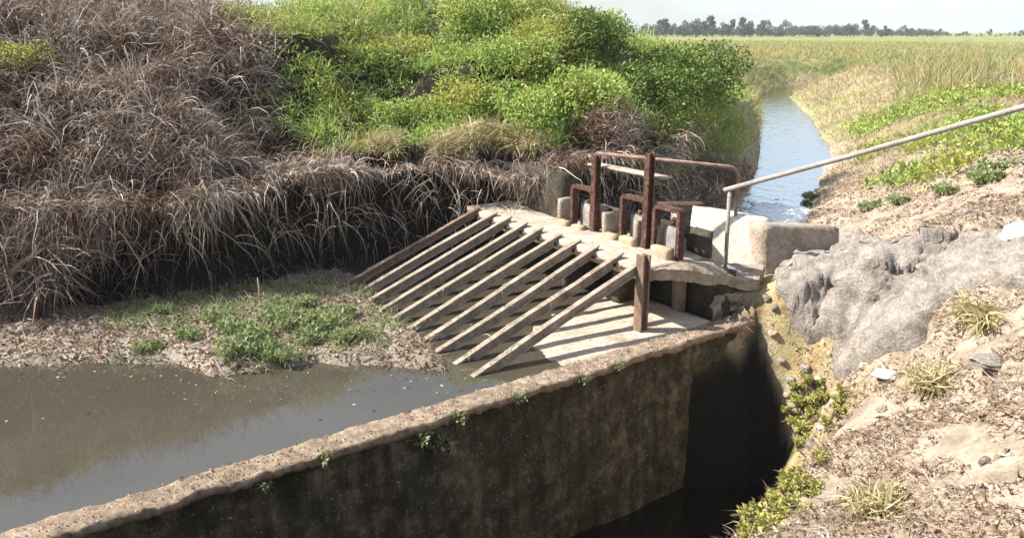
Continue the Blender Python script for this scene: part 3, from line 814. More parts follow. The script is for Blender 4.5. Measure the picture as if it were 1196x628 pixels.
for (u, v, s) in ((903, 392, .06), (912, 424, .05), (925, 446, .07), (940, 432, .06), (955, 446, .05), (932, 484, .05), (948, 520, .06), (918, 462, .04), (895, 352, .05), (905, 362, .06), (975, 470, .05), (960, 560, .05), (1010, 240, .05), (1060, 225, .06), (1095, 238, .045), (1125, 250, .07), (1040, 262, .05), (1150, 230, .06), (985, 258, .06), (1170, 205, .06), (1080, 205, .05),
                  (1120, 470, .05), (1060, 520, .04), (1150, 540, .045), (1000, 560, .045), (1085, 590, .04), (1030, 480, .05), (960, 500, .05), (1010, 430, .06), (1150, 400, .06)):
    o = link('stone', sm[r.integers(4)], None, None, hit(u, v) + Vector((0, 0, s * 0.1)))
    o.scale = (s, s * r.uniform(.6, 1), s); o.rotation_euler = (0, 0, r.uniform(0, 6))
    tag(o, 'small loose stone scattered on the dirt bank', 'stone', 'loose stones on the right bank')

# ------------------------------------------------------------------ vegetation: dead grass on the left bank
def dl_of(x, y): return np.minimum(poly_sdf(x, y, POOL), poly_sdf(x, y, CANAL) + 0.25)
def is_left(x, y): return x < canal_mid(y)
r = np.random.default_rng(5)
parts = []
def dryness(x, y):
    return sstep(-2.4, -3.6, x + 0.30 * (y - 10.5) + 1.6 * fbm(x * .8, y * .8, 700, 2))
# tussocks
tx, ty = scatter(1900, -9.5, 1.0, 8.2, 15.5, lambda x, y: np.where((dl_of(x, y) > 0.28) & is_left(x, y), dryness(x, y), 0), r)
nb = 56
cx = np.repeat(tx, nb); cy = np.repeat(ty, nb); n = len(cx)
rad = r.uniform(0.02, 0.22, n); ang = r.uniform(0, 2 * math.pi, n)
bx = cx + rad * np.cos(ang); by = cy + rad * np.sin(ang)
nm = normal_at(bx, by)
size = np.repeat(r.uniform(0.4, 1.35, len(tx)), nb)
la = np.repeat(r.uniform(0, 2 * math.pi, len(tx)), nb); lw = np.repeat(r.uniform(0, 1.4, len(tx)), nb)
d = np.stack([np.cos(ang) * 0.75, np.sin(ang) * 0.75, np.ones(n) * 0.8], 1) + nm * 0.5 + np.stack([np.cos(la) * lw, np.sin(la) * lw, lw * 0], 1) + r.normal(size=(n, 3)) * 0.35
parts.append(blades(np.stack([bx, by, H(bx, by) - 0.02], 1), d, r.uniform(0.28, 0.75, n) * size, r.uniform(0.007, 0.017, n), r.uniform(0.8, 3.4, n), 5, r, 0.22))
mx_, my_ = scatter(40000, -9.5, 1.0, 8.2, 15.5, lambda x, y: np.where((dl_of(x, y) > 0.3) & is_left(x, y), dryness(x, y), 0), r)
n = len(mx_); nm = normal_at(mx_, my_); hv_ = r.normal(size=(n, 3)); hv_ = hv_ - nm * (hv_ * nm).sum(1)[:, None] * 0.8
parts.append(blades(np.stack([mx_, my_, H(mx_, my_)], 1) + nm * r.uniform(0.0, 0.16, n)[:, None], hv_, r.uniform(0.08, 0.35, n), r.uniform(0.010, 0.026, n), r.uniform(0, 1.2, n), 3, r, 0.3))
V, Fc = joinvf([(v_, f_) for v_, f_ in parts])
tag(link('dead_grass', mesh_np('dead_grass', V, Fc), M['dry']), 'grey-brown dead grass heaped over the left bank', 'grass', kind='stuff')

# fringe hanging over the lip
parts = []
n = 22000
t = r.uniform(0, 1, n)
lip = np.array([(-9, 7.3), (-7.2, 7.95), (-5.6, 8.25), (-4.6, 8.47), (-3.45, 8.85), (-2.2, 9.95), (-1.5, 10.45), (-0.75, 10.75), (0.05, 10.5), (0.55, 10.3), (1.0, 10.6), (1.75, 11.25), (2.9, 13.2)])
seg = np.hypot(*np.diff(lip, axis=0).T); cum = np.concatenate([[0], np.cumsum(seg)]); q = t * cum[-1]
lx = np.interp(q, cum, lip[:, 0]); ly = np.interp(q, cum, lip[:, 1])
e = 0.05; dxl = np.interp(q + e, cum, lip[:, 0]) - np.interp(q - e, cum, lip[:, 0]); dyl = np.interp(q + e, cum, lip[:, 1]) - np.interp(q - e, cum, lip[:, 1])
ln = np.hypot(dxl, dyl) + 1e-9; ox, oy = dyl / ln, -dxl / ln            # towards the water
back = r.uniform(-0.05, 0.95, n)
fx = lx - ox * back; fy = ly - oy * back
fz = np.maximum(H(fx, fy), 0.86 + 0.25 * fbm(q * 1.3, q * 0, 715, 3))
clump = fbm(q * 2.2, back * 0, 720, 3)
al_ = 1.6 * fbm(q * 3.1, q * 0 + 4, 721, 2)
d = np.stack([ox * 0.8 + oy * al_ + r.normal(size=n) * 0.6, oy * 0.8 - ox * al_ + r.normal(size=n) * 0.6, r.uniform(-0.3, 0.9, n)], 1)
L = r.uniform(0.25, 0.8, n) * np.clip(0.65 + 1.6 * clump, 0.2, 1.3) * np.where(fx < -3.4, 1.1, 0.55)
parts.append(blades(np.stack([fx, fy, fz - 0.02], 1), d, L, r.uniform(0.007, 0.016, n), r.uniform(1.0, 4.0, n), 6, r, 0.28))
V, Fc = joinvf(parts)
tag(link('hanging_dead_grass', mesh_np('hanging_dead_grass', V, Fc), M['dry']), 'fringe of dead grass hanging over the lip of the left bank', 'grass', kind='stuff')
# bleached roots and stalks hanging down the shaded face
n = 900
q = r.uniform(0, cum[-1], n); lx = np.interp(q, cum, lip[:, 0]); ly = np.interp(q, cum, lip[:, 1])
dxl = np.interp(q + e, cum, lip[:, 0]) - np.interp(q - e, cum, lip[:, 0]); dyl = np.interp(q + e, cum, lip[:, 1]) - np.interp(q - e, cum, lip[:, 1])
ln = np.hypot(dxl, dyl) + 1e-9; ox, oy = dyl / ln, -dxl / ln
b_ = r.uniform(0.0, 0.35, n); zz = r.uniform(0.2, 1.05, n)
V, Fc = blades(np.stack([lx - ox * b_ * 0.6 + ox * 0.08, ly - oy * b_ * 0.6 + oy * 0.08, zz], 1), np.stack([ox * .6 + r.normal(size=n) * .6, oy * .6 + r.normal(size=n) * .6, r.normal(size=n) * 0.5], 1),
               r.uniform(0.2, 0.8, n), r.uniform(0.006, 0.014, n), r.uniform(1, 4, n), 6, r, 0.13)
tag(link('hanging_roots', mesh_np('hanging_roots', V, Fc), M['dry_pale']), 'bleached roots and stalks hanging down the shaded bank face', 'roots', kind='stuff')

# rootlets and dead stems on the bank face itself
x, y = scatter(60000, -9, 1.2, 7.5, 11.6, lambda x, y: (poly_sdf(x, y, POOL) > 0.02) & (poly_sdf(x, y, POOL) < 0.45) & is_left(x, y), r)
x, y = x[:5000], y[:5000]; n = len(x); nm = normal_at(x, y)
V, Fc = blades(np.stack([x, y, H(x, y)], 1) + nm * 0.01, nm * 0.6 + r.normal(size=(n, 3)) * 0.5 + np.array([0, 0, -0.4]), r.uniform(0.1, 0.5, n), r.uniform(0.006, 0.013, n), r.uniform(1, 3.5, n), 4, r, 0.25)
tag(link('bank_rootlets', mesh_np('bank_rootlets', V, Fc), M['dry']), 'rootlets and dead stems matted on the shaded bank face', 'roots', kind='stuff')

# ------------------------------------------------------------------ green creeper over the mound
r = np.random.default_rng(6)
gxc, gyc = scatter(2600, -12, 6.0, 9.5, 20, lambda x, y: np.where((dl_of(x, y) > 0.5) & is_left(x, y), (1 - dryness(x, y) * 0.97) * np.where(fbm(x * 1.1, y * 1.1, 707, 2) < -0.17, 0.15, 1.0), 0), r)
rr = r.uniform(0.16, 0.46, len(gxc)) * (0.8 + 0.4 * (gyc > 12))
nl = 125
ci = np.repeat(np.arange(len(gxc)), nl); n = len(ci)
hd = hemi(n, r, 0.1)
lean = np.stack([-0.15 * np.ones(n), -0.35 * np.ones(n), 0 * np.ones(n)], 1)
zc = H(gxc, gyc)
sh = r.uniform(0.55, 1.05, n)
pos = np.stack([gxc[ci], gyc[ci], zc[ci] - 0.05], 1) + hd * (rr[ci] * sh)[:, None] * np.array([1, 1, 0.9])
dd = hd * 0.6 + r.normal(size=(n, 3)) * 0.6 + np.array([0, 0, 0.35])
half = r.uniform(size=n) < 0.6
p1 = leaves(pos[half], dd[half], r.uniform(0.035, 0.085, half.sum()), r, 0.42)
o = ~half
p2 = blades(pos[o], dd[o], r.uniform(0.10, 0.26, o.sum()), r.uniform(0.010, 0.02, o.sum()), r.uniform(0.8, 2.5, o.sum()), 2, r)
kk = r.choice(len(pos), 26000)
cl = fbm(pos[kk, 0] * 1.5, pos[kk, 1] * 1.5, 705, 2) > 0.02; kk = kk[cl]
p3 = blades(pos[kk], hemi(len(kk), r, 0.9), r.uniform(0.22, 0.55, len(kk)), r.uniform(0.009, 0.016, len(kk)), r.uniform(0.8, 2.4, len(kk)), 4, r, 0.2)
kd = r.choice(len(pos), 9000); kd = kd[fbm(pos[kd, 0] * 0.9, pos[kd, 1] * 0.9, 708, 2) > 0.05]
Vd, Fd = blades(pos[kd] - np.array([0, 0, 0.05]), hemi(len(kd), r, 0.6), r.uniform(0.2, 0.6, len(kd)), r.uniform(0.007, 0.013, len(kd)), r.uniform(0.8, 2.6, len(kd)), 4, r, 0.25)
tag(link('dead_stalks', mesh_np('dead_stalks', Vd, Fd), M['dry']), 'dead stalks tangled through the green creeper', 'stalks', kind='stuff')
V, Fc = joinvf([p1, p2, p3])
tag(link('green_creeper', mesh_np('green_creeper', V, Fc), M['green']), 'bright green creeping grass and leaves covering the mound', 'creeper', kind='stuff')

# ------------------------------------------------------------------ shrubs and bushes as things
def crown(r, blobs, n, size, drop=0.3, aspect=0.5, blade=False, droop=1.0):
    k = np.array([b[3] for b in blobs]) ** 2; pick = r.choice(len(blobs), n, p=k / k.sum())
    B = np.array(blobs); hd = norm(r.normal(size=(n, 3)))
    sh = r.uniform(0.45, 1.08, n) ** 0.6
    pos = B[pick, :3] + hd * (B[pick, 3] * sh)[:, None] * np.array([1, 1, 0.85])
    keep = pos[:, 2] > 0.02
    pos = pos[keep]; hd = hd[keep]; m = len(pos)
    dd = hd * 0.5 + r.normal(size=(m, 3)) * 0.6 + np.array([0, 0, 0.25 - drop])
    if blade: return blades(pos, dd, r.uniform(0.6, 1.4, m) * size, r.uniform(0.008, 0.016, m), droop, 3, r)
    return leaves(pos, dd, r.uniform(0.6, 1.3, m) * size, r, aspect)

def stems(r, blobs, rad=0.012):
    V = []; Fc = []
    for b in blobs:
        st = (r.normal() * 0.06, r.normal() * 0.06, -0.08)
        mid = ((st[0] + b[0]) / 2 + r.normal() * 0.05, (st[1] + b[1]) / 2 + r.normal() * 0.05, b[2] * 0.45)
        v, f = tube([st, mid, tuple(b[:3])], [rad, rad * 0.7, rad * 0.25], 5)
        o = len(V); V += v; Fc += [tuple(i + o for i in q) for q in f]
    return V, Fc

def shrub_proto(name, seed, h, spread, nb, nl, size, leafm, aspect=0.5, blade=False, droop=1.0):
    r = np.random.default_rng(seed)
    blobs = []
    for i in range(nb):
        a = r.uniform(0, 6.28); q = spread * math.sqrt(r.uniform(0, 1)) * 0.75
        z = h * r.uniform(0.3, 0.85) * (1 - 0.35 * q / spread)
        blobs.append((q * math.cos(a), q * math.sin(a), z, r.uniform(0.22, 0.42) * min(h, spread * 1.3)))
    root = thing(name, '', '')
    V, Fc = crown(r, blobs, nl, size, 0.2, aspect, blade, droop)
    link('foliage', mesh_np('foliage', V, Fc), leafm, root)
    V, Fc = stems(r, blobs); build('stem', V, Fc, M['bark'], root)
    return root

def place(proto, first, loc, rot, scale, label, cat, group=None):
    o = proto if first else copy_tree(proto)
    o.location = loc; o.rotation_euler = (0, 0, rot)
    o.scale = scale if hasattr(scale, '__len__') else (scale,) * 3
    return tag(o, label, cat, group)

pA_ = shrub_proto('green_shrub', 801, 0.95, 0.75, 16, 6500, 0.062, M['green'])
spots = [(640, 140, 1.0), (560, 120, .9), (470, 130, .8), (700, 110, 1.05), (600, 70, 1.0), (500, 60, 1.0), (420, 60, .8), (680, 40, 1.1), (560, 20, 1.0), (770, 70, 1.0), (740, 25, 1.1), (360, 15, .8), (420, 120, .75), (40, 60, .6), (280, 10, .6), (520, 125, .8)]
r = np.random.default_rng(8)
for i, (u, v, s) in enumerate(spots):
    p = hit(u, v + 22); place(pA_, i == 0, p - Vector((0, 0, 0.1)), r.uniform(0, 6), (s, s, s * r.uniform(.8, 1.1)), 'bright green leafy shrub on the grassy mound', 'shrub', 'green shrubs on the mound')
pD = shrub_proto('dark_shrub', 802, 1.35, 0.85, 16, 6500, 0.065, M['green_dark'], 0.5)
for i, (x, y, s) in enumerate(((2.3, 13.6, 1.0), (3.2, 15.2, 1.05), (3.9, 16.8, 1.1), (1.6, 14.8, 1.0))):
    place(pD, i == 0, (x, y, float(H(np.array([x]), np.array([y]))[0]) - 0.1), r.uniform(0, 6), s, 'dark green shrub on the canal side of the mound', 'shrub', 'dark shrubs beside the canal')
pB_ = shrub_proto('brown_bush', 803, 1.15, 0.75, 14, 3600, 0.16, M['dry'], 0.4, True, 0.6)
for i, (x, y, s) in enumerate(((2.25, 12.2, 0.95), (2.95, 13.5, 1.05), (3.55, 14.7, 1.0), (1.35, 11.6, 0.8))):
    place(pB_, i == 0, (x, y, float(H(np.array([x]), np.array([y]))[0]) - 0.25), r.uniform(0, 6), s, 'pale brown twiggy bush leaning over the canal edge', 'bush', 'brown bushes over the canal')
pY = shrub_proto('yellow_grass_clump', 804, 0.42, 0.34, 10, 900, 0.20, M['yellow'], 0.4, True, 1.0)
for i, (u, v, s) in enumerate(((555, 165, 1.1), (590, 160, 1.0), (520, 172, .9), (450, 172, .8), (625, 165, .9))):
    place(pY, i == 0, hit(u, v + 12) - Vector((0, 0, .05)), r.uniform(0, 6), s, 'yellowing grass clump on the lip above the intake', 'grass clump', 'yellow clumps on the bank lip')
tr = place(shrub_proto('reed_clump', 805, 0.85, 0.28, 8, 420, 0.45, M['dry'], 0.4, True, 0.7), True, atz(40, 375, -0.3) + Vector((0, 0.15, 0)), 0, 1.2,
           'upright reddish dry reed clump standing at the water edge of the left bank', 'reeds')

# weeds on the sediment bar
pW = shrub_proto('bank_weed', 806, 0.17, 0.28, 12, 1000, 0.05, M['weed'], 0.38)
for i, (u, v, s) in enumerate(((385, 385, 1.15), (350, 360, .9), (365, 400, 1.0), (300, 395, .9), (280, 415, 1.1), (255, 375, .8), (225, 395, .7), (330, 420, .8), (410, 395, .8), (170, 410, .6), (195, 365, .6), (320, 375, .9), (310, 410, .8), (275, 390, .9), (395, 370, .8), (345, 385, 1.0))):
    place(pW, i == 0, hit(u, v), r.uniform(0, 6), s, 'low green weed growing on the muddy sediment bar', 'weed', 'weeds on the sediment bar')
# weeds on the weir face
pV = shrub_proto('wall_weed', 807, 0.11, 0.09, 6, 90, 0.05, M['weed'], 0.45)
for i, (s_, dz, sc) in enumerate(((2.62, -.12, 1.0), (2.95, -.05, .8), (2.80, -.26, 1.2), (3.55, -.04, .7), (1.8, -.03, .7), (1.35, -.10, .6), (4.25, -.04, .8), (4.7, -.02, .6))):
    x, y = SW(s_, -0.02)
    place(pV, i == 0, (x, y, TOP + dz - 0.04), r.uniform(0, 6), sc, 'small green weed rooted in the face of the weir wall', 'weed', 'weeds on the weir wall')
# pale yellow tufts on the right bank
pT = shrub_proto('yellow_tuft', 808, 0.22, 0.18, 8, 380, 0.13, M['yellow'], 0.4, True, 0.6)
for i, (u, v, s) in enumerate(((1135, 385, 1.2), (1085, 455, 1.0), (1020, 600, .9))):
    place(pT, i == 0, hit(u, v), r.uniform(0, 6), s, ['pale yellow grass tuft above the flat grey stone slab at the edge of the outcrop', 'pale yellow grass tuft beside the small white stone', 'pale yellow grass tuft low on the litter slope above the lime weeds'][i], 'grass tuft', 'yellow tufts on the litter bank')
pG = shrub_proto('green_tuft', 809, 0.13, 0.22, 10, 700, 0.055, M['weed'], 0.38)
for i, (u, v, s) in enumerate(((1015, 245, 1.0), (1050, 237, .9), (1105, 225, 1.0), (1155, 212, 1.5), (1165, 200, 1.3), (948, 232, 1.0), (1040, 215, .7))):
    place(pG, i == 0, hit(u, v), r.uniform(0, 6), s, 'low green tuft on the bare dirt slope above the canal', 'grass tuft', 'green tufts on the dirt slope')
pL = shrub_proto('lime_weed', 810, 0.10, 0.20, 12, 700, 0.038, M['lime'], 0.45)
for i, (u, v, s) in enumerate(((938, 470, 1.1), (942, 500, 1.1), (965, 465, .9), (985, 480, 1.0), (900, 610, 1.1), (925, 600, .9), (950, 450, .8), (932, 452, .7), (955, 488, .8), (940, 520, .8), (972, 500, .7), (930, 560, .8), (915, 585, .9), (945, 575, .7), (965, 540, .6), (885, 622, .9), (925, 482, .7), (990, 462, .7))):
    place(pL, i == 0, hit(u, v), r.uniform(0, 6), s, 'lime yellow-green weed at the edge of the dark pit', 'weed', 'lime weeds beside the pit')

# ------------------------------------------------------------------ litter on the right bank
r = np.random.default_rng(9)
x, y = scatter(170000, 0.8, 7.5, 2.2, 9.5, lambda x, y: (poly_sdf(x, y, PIT) > 0.14 + 0.35 * fbm(x * 2, y * 2, 911, 2)) & (poly_sdf(x, y, DECK) > 0.1) & (-poly_sdf(x, y, ROCK) < 0.10 + 0.3 * fbm(x * 4, y * 4, 913, 2)) & (fbm(x * 1.5, y * 1.5, 910, 3) + 0.6 * fbm(x * 7, y * 7, 912, 2) > -0.26), r)
n = len(x); z = H(x, y)
dd = r.normal(size=(n, 3)); dd[:, 2] *= 0.45
p1 = leaves(np.stack([x, y, z + r.uniform(0, 0.012, n)], 1), dd, 0.010 + 0.055 * r.uniform(0, 1, n) ** 2.6, r, 0.36, 0.35)
k = r.uniform(size=n) < 0.22
dk = dd[k].copy(); dk[:, 2] = np.abs(dk[:, 2]) * 0.3
p2 = blades(np.stack([x, y, z + 0.004], 1)[k], dk, r.uniform(0.05, 0.22, k.sum()), 0.0055, 0.6, 2, r, 0.25)
V, Fc = joinvf([p1, p2])
tag(link('leaf_litter', mesh_np('leaf_litter', V, Fc), M['litter']), 'dry tan leaf litter and straw covering the right bank', 'leaf litter', kind='stuff')
# sparser litter on the dirt slope above the canal
x, y = scatter(60000, 3.6, 14, 8.6, 18, lambda x, y: (x > canal_mid(y) + 1.0) & (poly_sdf(x, y, CANAL) > 0.3) & (-poly_sdf(x, y, ROCK) < 0.03) & (poly_sdf(x, y, DECK) > 0.2) & (fbm(x * 1.1, y * 1.1, 915, 3) + 0.4 * fbm(x * 6, y * 6, 916, 2) > -0.1), r)
n = len(x); dd = r.normal(size=(n, 3)); dd[:, 2] *= 0.45
V, Fc = joinvf([leaves(np.stack([x, y, H(x, y) + 0.005], 1), dd, r.uniform(0.02, 0.06, n), r, 0.4, 0.35),
                blades(np.stack([x, y, H(x, y)], 1)[::5], np.abs(dd[::5]) * np.array([1, 1, .5]) - np.array([.6, .6, 0]), r.uniform(0.06, 0.2, len(x[::5])), 0.007, 0.8, 2, r, 0.2)])
tag(link('slope_litter', mesh_np('slope_litter', V, Fc), M['litter']), 'scattered dry litter on the dirt slope above the canal', 'leaf litter', kind='stuff')
# grit and crumbs on the coping
r = np.random.default_rng(19)
n = 2600; ss = r.uniform(-3.0, 6.65, n); ww = r.uniform(-0.01, 0.23, n)
gp = P0[None] + UW[None] * ss[:, None] - NW[None] * ww[:, None]
dd = r.normal(size=(n, 3)); dd[:, 2] = np.abs(dd[:, 2]) * 0.6
V, Fc = leaves(np.column_stack([gp, np.full(n, TOP - 0.006) + r.uniform(0, 0.012, n)]), dd, r.uniform(0.008, 0.024, n), r, 0.7, 0.3)
tag(link('coping_grit', mesh_np('coping_grit', V, Fc), M['litter']), 'grit and dry crumbs lying on top of the weir wall', 'grit', kind='stuff')
r = np.random.default_rng(29)
# debris on the sediment bar
x, y = scatter(26000, -6.5, -0.2, 6.6, 10.3, lambda x, y: (-poly_sdf(x, y, SEDIMENT) > 0.04), r)
n = len(x); z = H(x, y); dd = r.normal(size=(n, 3)); dd[:, 2] = np.abs(dd[:, 2]) * 0.4
V, Fc = joinvf([leaves(np.stack([x, y, z], 1), dd, r.uniform(0.02, 0.06, n), r, 0.5, 0.3),
                blades(np.stack([x, y, z], 1)[:6000], dd[:6000], r.uniform(0.08, 0.28, 6000), 0.008, 1.2, 3, r, 0.3)])
tag(link('bar_debris', mesh_np('bar_debris', V, Fc), M['litter']), 'dried plant debris strewn over the sediment bar', 'debris', kind='stuff')
# leaves and scum floating on the pool along the bar
x, y = scatter(2600, -5.5, 0.0, 5.6, 7.3, lambda x, y: np.where(poly_sdf(x, y, SEDIMENT) > 0.03, sstep(0.55, 0.0, poly_sdf(x, y, SEDIMENT)) * 0.5 + 0.03, 0) * (poly_sdf(x, y, POOL) < -0.05), r)
n = len(x); dd = r.normal(size=(n, 3)); dd[:, 2] *= 0.08
V, Fc = leaves(np.stack([x, y, np.full(n, WATER + 0.006)], 1), dd, r.uniform(0.012, 0.045, n), r, 0.45, 0.06)
tag(link('floating_debris', mesh_np('floating_debris', V, Fc), M['litter']), 'dry leaf scraps floating on the pool along the sediment bar', 'debris', kind='stuff')
# straw and weed caught on the rack bars
n = 420; ib = r.integers(0, 10, n); sx = 5.5 - 1.9 * r.beta(2.6, 1.1, n)
wv = 0.62 + ib * 0.3375 + r.normal(size=n) * 0.03
rp = P0[None] + UW[None] * sx[:, None] - NW[None] * wv[:, None]; rz = 0.315 - (5.5 - sx) * SL + r.uniform(0.0, 0.012, n)
dd = r.normal(size=(n, 3)); dd[:, 2] *= 0.25
V, Fc = blades(np.column_stack([rp, rz]), dd, r.uniform(0.03, 0.13, n), r.uniform(0.005, 0.010, n), r.uniform(1.0, 3.0, n), 4, r, 0.2)
tag(link('rack_debris', mesh_np('rack_debris', V, Fc), M['dry']), 'straw and dead weed caught on the bars of the rack', 'debris', kind='stuff')
# thin green grass on the bar
x, y = scatter(7000, -4.2, -1.2, 6.7, 9.2, lambda x, y: np.where(-poly_sdf(x, y, SEDIMENT) > 0.03, sstep(-0.1, 0.35, fbm(x * 1.6, y * 1.6, 930, 2) + 0.1), 0), r)
n = len(x)
V, Fc = blades(np.stack([x, y, H(x, y)], 1), hemi(n, r, 0.2), r.uniform(0.06, 0.2, n), 0.011, r.uniform(0.5, 2, n), 3, r)
tag(link('bar_grass', mesh_np('bar_grass', V, Fc), M['weed']), 'thin green grass spreading over the sediment bar', 'grass', kind='stuff')

# ------------------------------------------------------------------ field grass beyond
r = np.random.default_rng(10)
def polar(n, r0, r1, a0, a1):
    rr = np.exp(r.uniform(math.log(r0), math.log(r1), n)); a = r.uniform(a0, a1, n)
    return rr * np.sin(a), rr * np.cos(a), rr
x, y, rr = polar(230000, 9.5, 150, math.radians(4), math.radians(46))
dcc = poly_sdf(x, y, CANAL); right = x > canal_mid(y)
pat = fbm(x * 0.22, y * 0.22, 940, 3)
prob = np.where(right, np.maximum(sstep(1.2, 4.0, dcc + pat * 3.5) * sstep(10.5, 14, y + pat * 4), sstep(13.5, 17, y + pat * 2) * sstep(0.1, 0.6, dcc)), (y > 17) * 1.0) * (dcc > 0.1)
k = r.uniform(size=len(x)) < prob
x, y, rr, right, dcc, pat = x[k], y[k], rr[k], right[k], dcc[k], pat[k]
z = H(x, y); sc = np.clip(rr / 22, 0.7, 3.0)
warm = right & (fbm(x * 0.16 + 3, y * 0.16, 950, 3) + 0.45 * sstep(45, 26, rr) - 0.30 * sstep(55, 70, rr) > -0.02)
def grass(sel, name, m, label, hh):
    n = sel.sum()
    d = hemi(n, r, 0.9)
    V, Fc = blades(np.stack([x, y, z - 0.02], 1)[sel], d, r.uniform(0.15, 0.42, n) * hh * np.clip(rr[sel] / 25, 0.8, 1.8) * np.where(right[sel], 0.62, 1.0), r.uniform(0.010, 0.02, n) * sc[sel], r.uniform(0.3, 1.4, n), 2, r)
    tag(link(name, mesh_np(name, V, Fc), m), label, 'grass', kind='stuff')
grass(warm, 'dry_field_grass', M['rust_grass'], 'pinkish dry grass on the field beside the canal', 1.0)
grass(~warm, 'green_field_grass', M['field'], 'yellow-green grass on the field beyond the mound', 0.75)
# tall reeds at the right edge of the field
x2, y2, r2 = polar(8000, 26, 60, math.radians(25), math.radians(44))
k = (fbm(x2 * 0.25, y2 * 0.25, 960, 2) > 0.0); x2, y2, r2 = x2[k], y2[k], r2[k]; n = len(x2)
V, Fc = blades(np.stack([x2, y2, H(x2, y2)], 1), hemi(n, r, 1.6), r.uniform(0.5, 1.15, n), r.uniform(0.012, 0.024, n) * np.clip(r2 / 22, .8, 2), r.uniform(0.2, 0.9, n), 3, r)
tag(link('tall_field_grass', mesh_np('tall_field_grass', V, Fc), M['field']), 'tall seeding grass along the right side of the field', 'grass', kind='stuff')
# green weeds on the near part of the right bank
x2, y2 = scatter(9000, 6, 18, 11.5, 24, lambda x, y: np.where(x > canal_mid(y) + 1.5, sstep(0.0, 0.3, fbm(x * 0.45 + 7, y * 0.45, 970, 3) + 0.25 - 0.09 * np.abs(x - (7.4 + (y - 11.5) * 0.42))), 0), r)
n = len(x2); hd = hemi(n, r, 0.1); rep = 8
pos = np.repeat(np.stack([x2, y2, H(x2, y2)], 1), rep, 0) + norm(r.normal(size=(n * rep, 3))) * r.uniform(0.02, 0.22, n * rep)[:, None] + np.array([0, 0, 0.10])
V, Fc = leaves(pos, hemi(n * rep, r, 0.2), r.uniform(0.05, 0.13, n * rep), r, 0.45)
tag(link('green_bank_weeds', mesh_np('green_bank_weeds', V, Fc), M['green']), 'band of green leafy weeds across the right bank', 'weeds', kind='stuff')

sp_ = hit(303, 352)
V, Fc = tube([(0, 0, -0.06), (0.01, 0.0, 0.12), (0.0, 0.01, 0.26)], [0.012, 0.010, 0.006], 6)
tag(build('stick', V, Fc, M['dry_pale'], None, True, sp_), 'short pale stick standing upright in the sediment bar', 'stick')
# ------------------------------------------------------------------ foam below the gates
r = np.random.default_rng(12)
fV = []; fF = []
fc = np.array([4.72, 13.9])
bm = bmesh.new(); bmesh.ops.create_icosphere(bm, subdivisions=1, radius=1); ico = np.array([v.co for v in bm.verts]); icf = np.array([[v.index for v in f.verts] for f in bm.faces]); bm.free()
nf = 520
for k in range(nf):
    a = r.normal(size=2) * np.array([0.28, 0.5]); s = r.uniform(0.03, 0.10) * math.exp(-0.4 * (a ** 2).sum())
    p = np.array([fc[0] + a[0], fc[1] + a[1], CANAL_WATER + 0.002])
    fV.append(ico * s * np.array([1.6, 1.6, 0.55]) + p); fF.append(icf + k * len(ico))
tag(link('foam', mesh_np('foam', np.concatenate(fV), np.concatenate(fF), True), M['foam']), 'white foam on the canal below the gates', 'foam', kind='stuff')

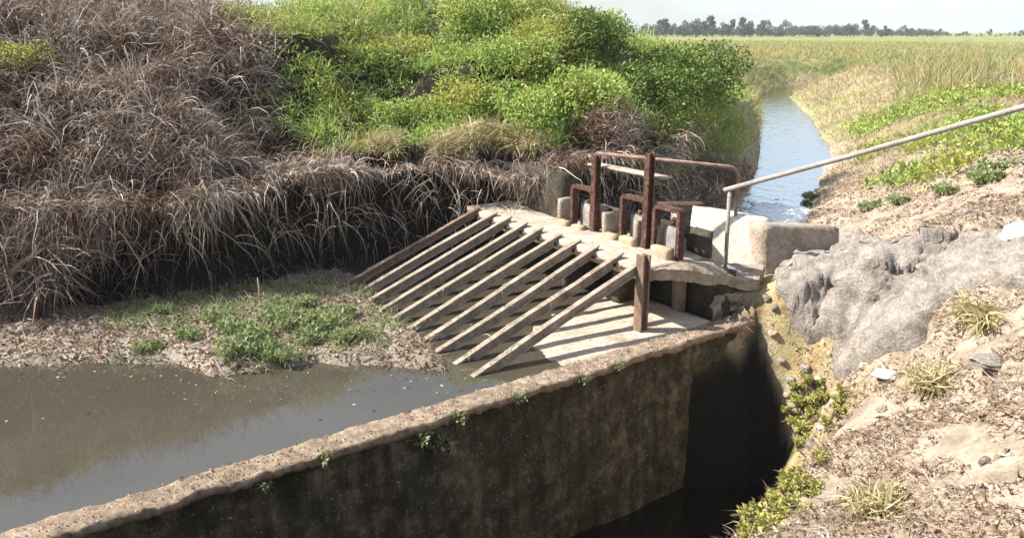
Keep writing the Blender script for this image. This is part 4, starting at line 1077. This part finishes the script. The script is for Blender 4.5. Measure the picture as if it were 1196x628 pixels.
# ------------------------------------------------------------------ distant trees
def tree_proto(seed, h, spread):
    r = np.random.default_rng(seed)
    root = thing('distant_tree', '', '')
    V, Fc = tube([(0, 0, -0.3), (0.05 * h * r.normal() * .4, 0, h * 0.3), (0.04 * h * r.normal(), 0, h * 0.8)], [h * 0.03, h * 0.022, h * 0.006], 6)
    blobs = []
    for k in range(9):
        a = r.uniform(0, 6.28); q = spread * math.sqrt(r.uniform(0, 1)) * 0.7; zb = h * r.uniform(0.22, 0.86)
        blobs.append((q * math.cos(a), q * math.sin(a), zb, r.uniform(0.18, 0.34) * spread))
        v, f = tube([(0, 0, h * 0.25), (q * math.cos(a) * .5, q * math.sin(a) * .5, zb * .75), (q * math.cos(a), q * math.sin(a), zb)], [h * .014, h * .009, h * .003], 4)
        o = len(V); V += v; Fc += [tuple(i + o for i in q2) for q2 in f]
    build('trunk', V, Fc, M['bark'], root)
    V, Fc = crown(r, blobs, 650, h * 0.085, 0.1, 0.7)
    link('crown', mesh_np('crown', V, Fc), M['tree_leaf'], root)
    return root
protos = [tree_proto(901, 6.5, 4.6), tree_proto(902, 8.0, 4.2), tree_proto(903, 5.0, 5.2), tree_proto(904, 9.0, 3.6)]
r = np.random.default_rng(13)
seen = set()
us = list(np.linspace(740, 1085, 170) + r.normal(size=170) * 4) + list(np.linspace(1090, 1240, 22))
for u in us:
    k = int(r.choice(4, p=[.35, .2, .3, .15])); dist = r.uniform(260, 330)
    s = r.uniform(0.32, 0.76) * (1.0 if u < 1000 else 0.72 if u < 1085 else 0.5)
    x = (u - 598) / FPX * dist; z = float(H(np.array([x]), np.array([dist]))[0])
    o = place(protos[k], k not in seen, (x, dist, z), r.uniform(0, 6), s, 'dark grey-green tree in the distant treeline', 'tree', 'trees along the horizon')
    seen.add(k)
for k in range(4):
    if k not in seen: place(protos[k], True, (90 + 20 * k, 300, 0.9), 0, 0.8, 'dark grey-green tree in the distant treeline', 'tree', 'trees along the horizon')

# ------------------------------------------------------------------ haze
hx0, hx1, hy0, hy1 = gx[0] - 5, gx[-1] + 5, gy[0] - 5, gy[-1] + 5
hz0, hz1 = float(Z.min()) - 1.0, 14.0
hv = [(x, y, z) for z in (hz0, hz1) for x, y in ((hx0, hy0), (hx1, hy0), (hx1, hy1), (hx0, hy1))]
hm = bpy.data.materials.new('pale_air'); hm.use_nodes = True
hm.node_tree.nodes.remove(hm.node_tree.nodes['Principled BSDF'])
pv = hm.node_tree.nodes.new('ShaderNodeVolumePrincipled')
pv.inputs['Color'].default_value = (0.86, 0.93, 1.0, 1); pv.inputs['Density'].default_value = 0.00045
hm.node_tree.links.new(pv.outputs[0], hm.node_tree.nodes['Material Output'].inputs['Volume'])
tag(build('haze', hv, [(0, 1, 2, 3), (4, 5, 6, 7), (0, 1, 5, 4), (1, 2, 6, 5), (2, 3, 7, 6), (3, 0, 4, 7)], hm), kind='stuff')
scn.cycles.volume_bounces = 0
